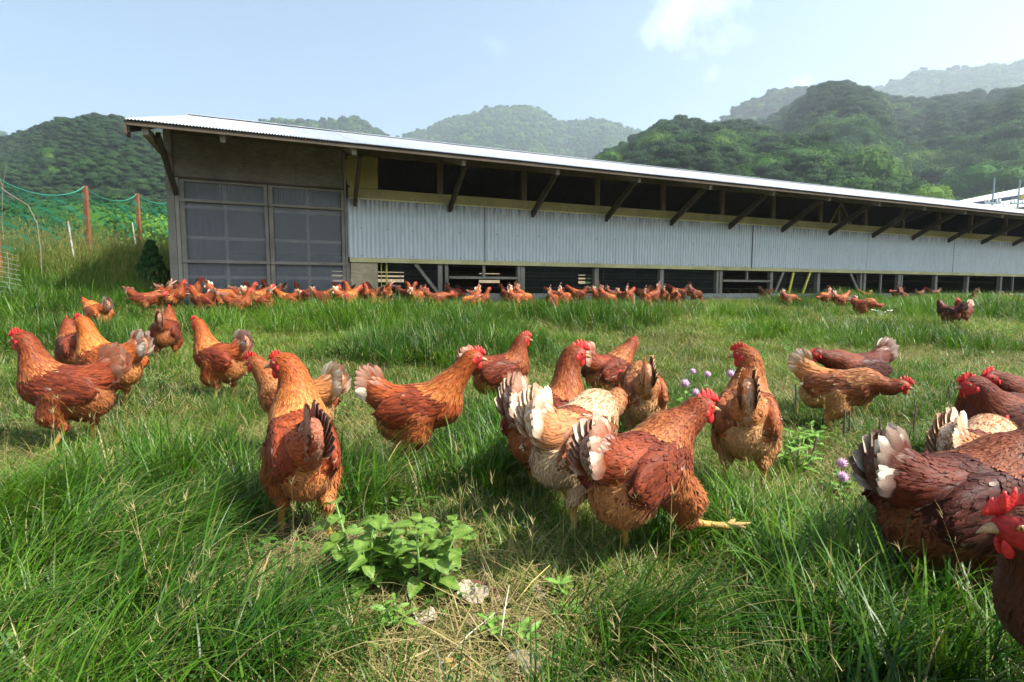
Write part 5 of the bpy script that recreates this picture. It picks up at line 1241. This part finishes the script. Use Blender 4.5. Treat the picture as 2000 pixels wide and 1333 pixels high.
def make_things():
    rng = np.random.default_rng(12)
    lm = mat_leaf('broad_leaf', (.070, .145, .020), (.125, .225, .036)); stem = (lambda q: q.done(q.bsdf((.13, .24, .05), .5, .35)))(NM('green_stem'))
    LV = [leaf_mesh('leaf', lm, .064, .046, 9, .22+.1*k, .22, .004, k) for k in range(3)]
    for (dx, dy, st, lv, h, sp, sz, lb) in ((-.05, .01, 10, 96, .185, .09, .70, 'large light green broadleaf weed with serrated leaves, left half of the clump in front'), (.062, .0, 10, 88, .165, .085, .68, 'light green serrated broadleaf weed, right half of the clump in front')):
        plant('broadleaf_weed', lb, 'plant', -.235+dx, 1.00+dy, st, LV, lv, stem, h, sp, sz, rng)
    plant('broadleaf_weed', 'low dark leaved sprawling weed at the left foot of the big broadleaf clump', 'plant', -.33, 1.02, 4, LV, 12, stem, .07, .07, .6, rng)
    lm2 = mat_leaf('small_leaf', (.08, .19, .03), (.15, .30, .05)); SV = [leaf_mesh('leaf', lm2, .038, .014, 3, .15, .2, .001, k) for k in range(2)]
    for (x, y, n, lb) in ((.10, 1.00, 3, 'bright small leaved sprig in the shade below the front hen'), (.085, .915, 2, 'tiny bright sprig in dry grass right of the flat stones'), (-.02, .875, 2, 'small upright green seedling beside the white dry leaf'), (-.20, .90, 3, 'small leafy seedlings in the bare soil under the big weed'), (.02, .86, 2, 'little green rosette above the brown stone'), (-.36, .86, 2, 'pale green leafy sprout at the lower left of the dry patch'),
                          (1.02, 1.86, 4, 'fresh green leafy weed between the pale hen seen from behind and the dark hen'), (1.14, 1.98, 4, 'leafy weed below the orange hen facing right'), (.93, 1.72, 3, 'leafy weed just right of the pale hen seen from behind'), (1.05, 2.3, 4, 'green weed behind the clover flower at the pale hen')):
        plant('small_weed', lb, 'plant', x, y, n, SV, n*7, stem, .05 if y < 1.2 else .10, .03 if y < 1.2 else .06, 1.0 if y < 1.2 else 1.5, rng)
    # clover
    pm = NM('clover_pink'); n = pm.noise(300, 2, .5, pm.obj()); pink = pm.done(pm.bsdf(pm.ramp(n, [(.3, (.42, .16, .34)), (.7, (.78, .52, .70))]), .7, .2)); CV = [leaf_mesh('leaf', lm2, .032, .024, 2, .1, .15, .001, 5)]
    bm = bmesh.new(); bmesh.ops.create_icosphere(bm, subdivisions=2, radius=.011); me = bpy.data.meshes.new('floret_core'); bm.to_mesh(me); bm.free()
    core = np.array([v.co[:] for v in me.vertices]); V = []; F = []
    for p in core:
        d = p/np.linalg.norm(p); s = np.cross(d, [0.3, .5, .8]); s /= np.linalg.norm(s); t = np.cross(d, s); d2 = d+np.array([0, 0, .5]); d2 /= np.linalg.norm(d2)
        k = len(V); b = d*.004; V += [b-s*.002, b+t*.002, b+s*.002, b-t*.002, d*.0065+d2*.0065]; F += [(k, k+1, k+4), (k+1, k+2, k+4), (k+2, k+3, k+4), (k+3, k, k+4)]
    head = mesh_np('flower_head', V, F, pink, True)
    spots = [(.80, 2.46, .185, 'leftmost of the pink clover flowers between the hens'), (.835, 2.42, .15, 'second pink clover flower from the left, lower than its neighbour'), (.95, 2.80, .19, 'small pale clover flower at the back left of the clump'), (1.02, 2.78, .175, 'small clover flower at the back of the clump'), (1.075, 2.62, .20, 'tall round clover flower at the back right of the clump'),
             (1.00, 2.36, .165, 'clover flower in front at the middle of the clump'), (1.035, 2.40, .115, 'lowest clover flower in the clump, half faded'), (1.01, 2.31, .145, 'purple clover flower left of the pale hen neck'), (1.055, 2.34, .17, 'bright clover flower touching the pale hen neck'), (1.04, 2.37, .19, 'topmost of the clover flowers beside the pale hen neck'),
             (1.03, 2.06, .10, 'single clover flower at the right flank of the pale hen'), (.955, 1.52, .105, 'upper of the two clover flowers right of the pale hen in the foreground grass'), (.94, 1.49, .075, 'lower of the two clover flowers in the foreground grass')]
    for (x, y, h, lb) in spots:
        gz = float(ground_z(x, y)); e = empty('clover_plant', (x, y, gz), rng.uniform(0, 6), lb, 'flower')
        mb = MB(); mb.tube([(0, 0, -.01), (.004, .002, h*.5), (0, 0, h)], [.0016, .0013, .001], 5); mb.build('stem', stem, e, True)
        o = link('flower_head', head, e); o.location = (0, 0, h+.006); o.scale = (rng.uniform(1.5, 2.1),)*3
        for k in range(9):
            o = link('leaf', CV[0], e); z = h*rng.uniform(.25, .75); o.location = (rng.normal()*.012, rng.normal()*.012, z); o.rotation_euler = (0, -rng.uniform(0, .6), rng.uniform(0, 6.28)); o.scale = (rng.uniform(.8, 1.3),)*3
    # dry leaves and stones
    dm = NM('dry_leaf_skin'); n = dm.noise(70, 4, .6, dm.obj()); dleaf = dm.done(dm.bsdf(dm.ramp(n, [(.3, (.26, .20, .15)), (.7, (.46, .38, .30))]), .85, .15, bump=n, bump_str=.5, bump_dist=.003))
    brm = NM('brown_leaf_skin'); n = brm.noise(70, 4, .6, brm.obj()); bleaf = brm.done(brm.bsdf(brm.ramp(n, [(.3, (.13, .085, .055)), (.7, (.28, .20, .13))]), .85, .15))
    for (x, y, z, L, W, rz, m_, lb) in ((-.105, .955, .030, .075, .060, .5, dleaf, 'large pale crumpled dry leaf lying right of the broadleaf weed'), (-.135, .895, .022, .050, .040, 2.6, dleaf, 'small whitish dry leaf at the foot of the broadleaf weed'), (-.085, .90, .018, .055, .040, .3, bleaf, 'brown flat leaf just below the large pale dry leaf'), (-.045, .955, .022, .060, .022, .45, bleaf, 'narrow brown leaf beside the large pale dry leaf'),
                                    (-1.25, 1.33, .035, .06, .025, .3, bleaf, 'whitish dry leaf lying in the grass at the far left'), (-1.42, 1.26, .06, .07, .03, 0, dleaf, 'pale withered leaf at the left edge of the lawn'), (.03, .99, .02, .04, .03, .1, dleaf, 'small tan curled leaf at the shadow edge')):
        me = leaf_mesh('dry_leaf', m_, L, W, 5, -.10, .30, .006, int(abs(x)*100)); o = link('dry_leaf', me); gz = float(ground_z(x, y)); o.location = (x, y, gz+z); o.rotation_euler = (.12, .06, rz); tag(o, lb, 'dry leaf')
    for i, (x, y, r, colr, lb) in enumerate(((.012, .815, (.022, .017, .008), (.30, .26, .24), 'flat grey brown stone half covered by straw'), (.052, .812, (.020, .015, .009), (.27, .17, .09), 'smooth orange brown oval stone beside the flat grey stones'), (.030, .790, (.028, .016, .008), (.28, .23, .20), 'wide pale brown stone at the bottom edge of the picture'), (-.10, .80, (.014, .011, .008), (.38, .24, .08), 'small ochre stone in straw at the bottom edge'))):
        bm = bmesh.new(); bmesh.ops.create_icosphere(bm, subdivisions=3, radius=1); 
        for v in bm.verts:
            k = 1+.12*math.sin(v.co.x*3+i)+.10*math.cos(v.co.y*4+i*2); v.co = Vector((v.co.x*r[0]*k, v.co.y*r[1]*k, v.co.z*r[2]))
        me = bpy.data.meshes.new('stone'); bm.to_mesh(me); bm.free(); q = NM('stone_skin'); n = q.noise(140, 4, .6, q.obj()); me.materials.append(q.done(q.bsdf(q.ramp(n, [(.3, tuple(c*.7 for c in colr)), (.7, tuple(c*1.2 for c in colr))]), .8, .25, bump=n, bump_str=.3, bump_dist=.002)))
        me.polygons.foreach_set('use_smooth', [True]*len(me.polygons)); o = link('stone', me); o.location = (x, y, float(ground_z(x, y))+.016); o.rotation_euler = (0, 0, i*.9); tag(o, lb, 'stone')
    # brown rolled bark piece
    mb = MB(); mb.tube([(-.05, 0, 0), (0, .006, .004), (.06, -.004, 0)], [.011, .012, .008], 9, False); o = mb.build('bark_piece', mat_wood('bark_brown', (.07, .03, .02), (.16, .08, .05)), None, True); o.location = (-.075, 1.01, float(ground_z(-.075, 1.01))+.02); o.rotation_euler = (0, 0, -.25); tag(o, 'rolled dark brown piece of bark behind the pale dry leaf', 'bark')
    # long single straws crossing the foreground
    sm = (lambda q: q.done(q.bsdf((.52, .40, .14), .5, .4)))(NM('golden_straw')); sm2 = (lambda q: q.done(q.bsdf((.55, .50, .36), .55, .3)))(NM('pale_straw'))
    for (a, b, m_, lb) in (((.00, .935, .03), (.075, 1.02, .065), sm, 'thick golden straw slanting up from the dry leaf into the shade'), ((-.115, .79, .02), (-.03, .90, .04), sm2, 'long pale straw lying slantwise in front of the white dry leaf'), ((-.02, .83, .03), (-.005, .93, .075), sm2, 'long upright pale stalk right of the pale dry leaf'), ((-.35, .98, .05), (-.18, 1.12, .07), sm2, 'pale straw lying below the left hen feet')):
        mb = MB(); A, B_ = Vector(a), Vector(b); mb.tube([A, A.lerp(B_, .5)+Vector((0, 0, .006)), B_], [.0012, .0011, .0007], 5); tag(mb.build('straw_stem', m_, None, True), lb, 'straw')
    # stubble stalks on the dry patches at right
    st = mat_wood('stubble', (.09, .075, .06), (.20, .17, .13)); mb = MB(); mb.tube([(0, 0, -.03), (.004, 0, .06), (.002, .003, .13)], [.005, .0042, .0035], 5); sm_ = mesh_np('stalk', mb.v, mb.f, st)
    for i in range(46):
        if i < 22: x, y = 3.6+rng.normal()*.8, 4.9+rng.normal()*.35
        elif i < 38: x, y = 1.20+rng.normal()*.28, 1.98+rng.normal()*.25
        else: x, y = 2.1+rng.normal()*.3, 2.7+rng.normal()*.25
        o = link('stubble_stalk', sm_); o.location = (x, y, float(ground_z(x, y))); o.rotation_euler = (rng.normal()*.1, rng.normal()*.1, rng.uniform(0, 6)); o.scale = (1, 1, rng.uniform(.6, 1.3))
        tag(o, ('short grey brown cut stalk standing on the far dry patch at right' if i < 22 else 'short dark cut stalk standing near the dark hens at right' if i < 38 else 'short cut stalk beside the hens at the right edge'), 'stalk', ('cut stalks on the far dry patch' if i < 22 else 'cut stalks near the dark hens' if i < 38 else 'cut stalks by the right edge'))
    # black bucket with bent wire hoop by the shed corner
    bk = (lambda q: q.done(q.bsdf((.03, .033, .035), .5, .4)))(NM('black_rubber')); X, Y = -4.05, 6.75; gz = float(ground_z(X, Y))
    e = empty('bucket', (X, Y, gz), 0, 'round black bucket with a bent hoop lying in grass by the shed corner', 'bucket')
    mb = MB(); mb.tube([(0, -.02, .10), (0, .0, .10), (0, .10, .115), (0, .20, .13)], [.075, .088, .10, .105], 18); mb.build('body', bk, e, True)
    mb = MB(); mb.tube([(.125*math.cos(t), -.03, .10+.125*math.sin(t)) for t in np.linspace(-.3, 3.4, 16)], .004, 5); mb.build('hoop', sm2, e, True)
    # white flowering weed in front of the shed, right part
    wl = (lambda q: q.done(q.bsdf((.60, .66, .58), .7, .2)))(NM('pale_leaf')); WV = [leaf_mesh('leaf', wl, .07, .05, 3, .1, .1, .002, 4)]
    plant('pale_weed', 'low weed with whitish leaf tops in front of the right part of the shed', 'plant', 5.75, 8.35, 4, WV, 20, stem, .16, .16, 1.2, rng)
    # young fir like shrub against the shed corner
    T = MB(); sh = empty('dark_shrub', (-5.15, 7.75, float(ground_z(-5.15, 7.75))), 0, 'dark conical shrub in the shade against the left shed corner', 'shrub')
    v, f, c = crown_cards(np.random.default_rng(8), 4500, 'cone'); mm = mat_tree('shrub_foliage', [(0, (.03, .08, .02)), (1, (.07, .14, .035))], 0); me = mesh_np('crown', v, f, mm, False, c); o = link('crown', me, sh); o.scale = (.95, .8, .85); o.location = (0, 0, 0)
    mb = MB(); mb.tube([(0, 0, -.05), (0, 0, .5)], [.02, .01], 6); mb.build('trunk', TM['bark'], sh)
# ---------------------------------------------------------------- the flock
L_ = lambda **k: k
def legs_walk(a, b): return {1: dict(hock=(-.035+a, .048, .100), foot=(a*1.6, .052, .012)), -1: dict(hock=(-.035+b, -.048, .100), foot=(b*1.6, -.052, .012))}
DARK = dict(neck=(.13, .028, .008), necktip=(.34, .15, .06), back=(.070, .015, .006), wing=(.062, .014, .006), breast=(.085, .019, .007), fluff=(.18, .075, .032), thigh=(.11, .032, .012), saddle=(.090, .021, .007), tail=(.10, .025, .010))
DARK = {k: (v[0]*.90, v[1]*.62, v[2]*.50) for k, v in DARK.items()}
ORANGE = dict(neck=(.46, .105, .012), necktip=(.82, .42, .12), back=(.34, .075, .012), wing=(.32, .068, .012), breast=(.40, .098, .015), fluff=(.44, .165, .045), thigh=(.40, .12, .024), saddle=(.30, .068, .013), tail=(.28, .072, .018))
RED = dict(neck=(.22, .038, .008), necktip=(.60, .26, .08), back=(.155, .025, .007), wing=(.145, .024, .007), breast=(.195, .035, .009), thigh=(.22, .048, .012), fluff=(.30, .095, .028), saddle=(.17, .030, .008))
PALE = dict(neck=(.40, .15, .05), necktip=(.84, .60, .38), back=(.20, .050, .018), wing=(.27, .095, .040), breast=(.38, .16, .07), fluff=(.52, .34, .20), thigh=(.44, .24, .12), saddle=(.38, .15, .060), tail=(.46, .22, .10))
BUFF = dict(neck=(.30, .078, .017), necktip=(.68, .36, .15), back=(.25, .065, .018), wing=(.27, .075, .022), breast=(.36, .125, .036), fluff=(.50, .25, .10), thigh=(.42, .185, .065), saddle=(.38, .135, .040), tail=(.44, .19, .065))
NEAR = [
 # X, Y, heading, scale, params, label
 (-1.66, 1.98, 186, 1.06, L_(head=(.135, 0, .405), tail=56, pal=RED, white=.25, hpitch=-4, paletail=.15, legs=legs_walk(.02, -.02), fat=1.08), 'large red brown hen facing left at the left edge, tail raised'),
 (-2.45, 3.00, 140, 1.0, L_(head=(.13, 0, .37), tail=50, pal=RED, hyaw=-10), 'brown hen half hidden behind the bright orange hen at left'),
 (-1.88, 2.49, 168, 1.05, L_(head=(.140, 0, .405), tail=46, pal=ORANGE, white=.85, fat=1.08, hpitch=-6), 'bright orange hen facing left behind the large hen at the left edge'),
 (-2.41, 3.74, 112, 1.0, L_(head=(.14, .0, .37), tail=62, pal=RED, white=.3, legs=legs_walk(-.03, .03)), 'hen seen from behind with head turned away, yellow leg showing'),
 (-1.48, 2.70, 160, 1.0, L_(head=(.145, 0, .41), tail=58, pal={}, white=.7), 'orange necked hen facing left in the grass, sixth from the left'),
 (-.776, 1.90, 162, 1.0, L_(head=(.18, 0, .362), tail=48, pal=BUFF, white=1.0, hyaw=6, bow=.30, comb=1.1), 'hen with creamy tail and neck low in grass behind the hen seen from behind'),
 (-.51, 1.275, 117, 1.0, L_(head=(.115, .03, .422), tail=58, taily=-.13, hyaw=64, pitch=20, bz=.25, pal={}, white=.25, wingwhite=.1, streak=1.3, legs=legs_walk(.035, -.035), fat=.90, bx=.0, comb=.8, paletail=.2), 'hen seen from behind in the foreground looking left, long streaked neck and yellow feet'),
 (-.31, 1.78, 4, 1.0, L_(head=(.185, 0, .40), tail=50, pal={}, white=.8, hpitch=-4, streak=.7, legs={1: dict(hock=(-.06, .048, .105), foot=(-.03, .05, .012)), -1: dict(hock=(-.075, -.048, .098), foot=(-.105, -.052, .012))}, fat=1.05), 'chestnut hen in profile facing right in the middle, wattles red'),
 (-.05, 2.60, 26, 1.0, L_(head=(.125, 0, .385), tail=35, pal=RED, white=.5, hyaw=-12), 'dark necked hen facing right behind the profile hen'),
 (.486, 2.64, 40, 1.0, L_(head=(.185, 0, .362), tail=52, pal=RED, streak=1.2, white=.4, comb=.6, hpitch=-2), 'reddish hen stretching its neck to the right at the back'),
 (.50, 2.03, 82, 1.0, L_(head=(.19, .06, .25), tail=62, pal=BUFF, white=.6, hyaw=35, hpitch=-30, mottle=.1), 'light brown hen seen from behind with lowered head, near the clover'),
 (.11, 1.55, 50, 1.02, L_(head=(.14, 0, .412), tail=58, pal=RED, white=.8, hyaw=-48, paletail=.4, wingwhite=.3, comb=1.15), 'dark necked hen with tall red comb, white streaked tail, behind the speckled pale one'),
 (.165, 1.36, 50, 1.03, L_(head=(.215, 0, .300), tail=54, pal=PALE, white=1.0, hyaw=8, hpitch=-8, streak=1.6, mottle=.25, paletail=.8, wingwhite=.6, comb=.5, fat=1.02, legs=legs_walk(.04, -.05)), 'pale speckled hen with cream tail and head low, behind the front hen'),
 (.285, 1.14, 44, 1.0, L_(head=(.178, -.045, .345), tail=38, pal={**RED, 'fluff': (.40, .15, .05), 'thigh': (.34, .10, .030)}, white=.75, hyaw=-34, hpitch=-2, streak=.9, comb=1.1, paletail=.35, legs={1: dict(hock=(.0, .048, .095), foot=(.02, .05, .012)), -1: dict(hx=.03, hock=(.070, -.066, .108), foot=(.138, -.128, .098), toez=.002, curl=.003, toeyaw=-38)}, fat=1.04, pitch=6), 'large chestnut hen striding right in front, one yellow foot lifted forward'),
 (.70, 1.58, 67, 1.03, L_(head=(.115, .015, .395), tail=66, hyaw=80, pal=BUFF, white=.2, streak=.9, fat=1.06, paletail=.45, hpitch=-4), 'plump buff hen seen from behind looking left, beside the clover'),
 (1.36, 2.22, -30, .93, L_(head=(.235, 0, .262), tail=50, pitch=0, pal={**BUFF, 'neck': (.24, .055, .014), 'breast': (.17, .04, .013), 'back': (.26, .075, .022), 'wing': (.22, .06, .018)}, white=1.0, hpitch=-10, wingwhite=.35, comb=1.1, bow=.4), 'orange brown hen with low head facing right, white tipped tail'),
 (1.63, 2.53, 192, 1.0, L_(head=(.225, 0, .315), tail=40, pitch=2, pal=DARK, white=1.0, hpitch=-22, comb=.7), 'dark brown hen facing left with white tipped tail, behind the orange brown one'),
 (1.44, 1.54, 184, 1.0, L_(head=(.120, 0, .335), tail=36, pal=DARK, white=.5, wingwhite=.5, hyaw=-10, comb=1.0), 'dark hen facing left with raised head and red comb near the right edge'),
 (1.70, 1.76, 196, .98, L_(head=(.17, 0, .33), tail=34, pal=DARK, white=.6), 'dark hen mostly hidden behind the raised head at the right edge'),
 (1.09, 1.23, 34, .95, L_(head=(.215, 0, .28), tail=52, taily=.1, pal={**PALE, 'wing': (.22, .06, .022), 'back': (.20, .05, .02)}, white=1.0, hpitch=-20, paletail=.8), 'hen with ruffled cream tail half hidden between two dark hens at right'),
 (.835, .965, 12, 1.03, L_(head=(.185, 0, .335), tail=42, pal=DARK, white=.85, mottle=.012, hyaw=0, streak=1.2, paletail=.1, fat=1.1), 'large dark brown hen in front at right, white fanned tail'),
 (.728, .59, 174, 1.0, L_(head=(.135, .0, .338), tail=45, pal={**DARK, 'neck': (.085, .019, .006), 'necktip': (.2, .08, .03), 'breast': (.055, .013, .005)}, comb=1.15, mottle=.02, fat=1.1, hyaw=-6, bow=.3), 'nearest hen, cut off by the lower right corner, beak pointing left'),  # palette darkened further: shade on this hen put into its plumage colours
]
POSES = dict(alert=L_(head=(.13, 0, .405), tail=50), mid=L_(head=(.18, 0, .36), tail=50), fwd=L_(head=(.225, 0, .30), tail=48, pitch=2), low=L_(head=(.225, 0, .20), tail=58, pitch=-6, hpitch=-30, bow=.42), peck=L_(head=(.20, 0, .055), tail=44, pitch=-24, hpitch=-62, bow=.45, bz=.225))
TONES = dict(n=(.68, .56, .52), l=(1.1, 1.1, 1.12), d=(.36, .32, .32), o=(1.15, 1.15, 1.05))  # d darkens the hens by the wall: eave shade put into their colour
TWORD = dict(n='brown', l='cream', d='dark', o='orange')
def where(x):
    for a, b, s in ((0, 130, 'at the far left'), (130, 345, 'left of the shed corner'), (345, 525, 'before the left shed door'), (525, 676, 'before the right shed door'), (676, 740, 'before the plywood panel'), (740, 866, 'before the diagonal brace'), (866, 1018, 'at the first hatch'), (1018, 1165, 'just past the first hatch'),
                    (1165, 1292, 'midway between the hatches'), (1292, 1406, 'just left of second hatch'), (1406, 1520, 'at the second hatch'), (1520, 1600, 'before the yellow braces'), (1600, 1700, 'right of the yellow braces'), (1700, 1880, 'at the far right bays'), (1880, 2100, 'at the right edge')):
        if a <= x < b: return s
ORD = ['first', 'second', 'third', 'fourth', 'fifth', 'sixth', 'seventh', 'eighth', 'ninth', 'tenth', 'eleventh', 'twelfth', 'thirteenth', 'fourteenth', 'fifteenth', 'sixteenth']
DO = dict(alert='standing upright', mid='neck half raised', fwd='neck stretched', low='head lowered', peck='pecking')
def make_flock():
    hen_materials()
    for i, (x, y, th, s, p, lb) in enumerate(NEAR):
        near = y < 1.6
        e = make_hen(p, 40+i, vox=.0038 if i in (6, 13) else .0046 if near else .0056, count=6500 if y < 1.32 else 5000 if near else 3000, name='hen')
        e.location = (x, y, float(ground_z(x, y))); e.rotation_euler = (0, 0, R_(th)); e.scale = (s, s, s)
        tag(e, lb, 'hen', 'brown hens in the foreground')
    # three mid distance hens
    for i, (x, y, th, s, p, lb) in enumerate(((-3.55, 4.60, 152, 1.0, L_(head=(.20, 0, .33), tail=46, pal=ORANGE, white=.9, hpitch=-10), 'orange hen stretching its neck to the left, alone in the grass left of the flock'),
                                             (6.35, 7.59, 200, 1.0, L_(head=(.12, 0, .38), tail=62, pal=RED, white=1.0, paletail=.6), 'brown hen with white tail standing behind the dark one on the far right grass'),
                                             (6.02, 7.42, 110, 1.0, L_(head=(.13, 0, .37), tail=40, pal=DARK, hyaw=-40), 'dark hen seen from behind on the far right grass'),
                                             (5.45, 8.35, -28, 1.0, L_(head=(.22, 0, .22), tail=55, pal={}, white=1.0, hpitch=-25), 'brown hen with white tail, head down, before the right part of the shed'))):
        e = make_hen(p, 90+i, vox=.0065, count=1200, name='hen'); e.location = (x, y, float(ground_z(x, y))); e.rotation_euler = (0, 0, R_(th)); e.scale = (s, s, s); tag(e, lb, 'hen', 'brown hens farther off')
    protos = {}
    for i, (k, p) in enumerate(POSES.items()):
        protos[k] = make_hen({**p, 'white': .95, 'paletail': .5}, 120+i, vox=.009, count=380, name='hen', lod=True)
    used = set(); rows = sorted(FAR, key=lambda r: r[5]); cnt = {}
    rr = random.Random(4)
    rows = [r for k, r in enumerate(rows) if not (345 < r[5] < 1240 and k % 5 == 2)]
    for (x, y, th, pose, tn, px) in rows:
        if tn != 'd': k_ = rr.choice((0, 0, .15, .5, 1.1)); x, y = x + FN[0]*k_*(.8 + .4*rr.random()), y + FN[1]*k_
        w = where(px); cnt[w] = cnt.get(w, 0) + 1
        pr = protos[pose]
        if pose in used: e = copy_tree(pr)
        else: e = pr; used.add(pose)
        e.location = (x, y, float(ground_z(x, y))); e.rotation_euler = (0, 0, R_(th + rr.uniform(-8, 8))); s = rr.uniform(.80, .95); e.scale = (s, s, s)
        t = TONES[tn]; j = rr.uniform(.9, 1.1)
        for c in e.children:
            if c.name.split('.')[0] in ('hen_body', 'plumage', 'wing_feathers', 'tail'): c.color = (t[0]*j, t[1]*j, t[2]*j, 1)
        tag(e, 'small %s hen, %s, %s, %s from left' % (TWORD[tn], DO[pose], w, ORD[min(15, cnt[w]-1)]), 'hen', 'hens gathered along the shed')
# ---------------------------------------------------------------- build
T0 = time.time()
def lap(s):
    global T0; print('LAP %-10s %.1f s' % (s, time.time()-T0), flush=True); T0 = time.time()
make_ground(); lap('ground')
make_barn(); lap('barn')
make_fence(); make_greenhouse(); lap('fence')
make_hills(); lap('hills')
make_haze()
make_things(); lap('things')
make_flock(); lap('flock')
make_grass(); lap('grass')
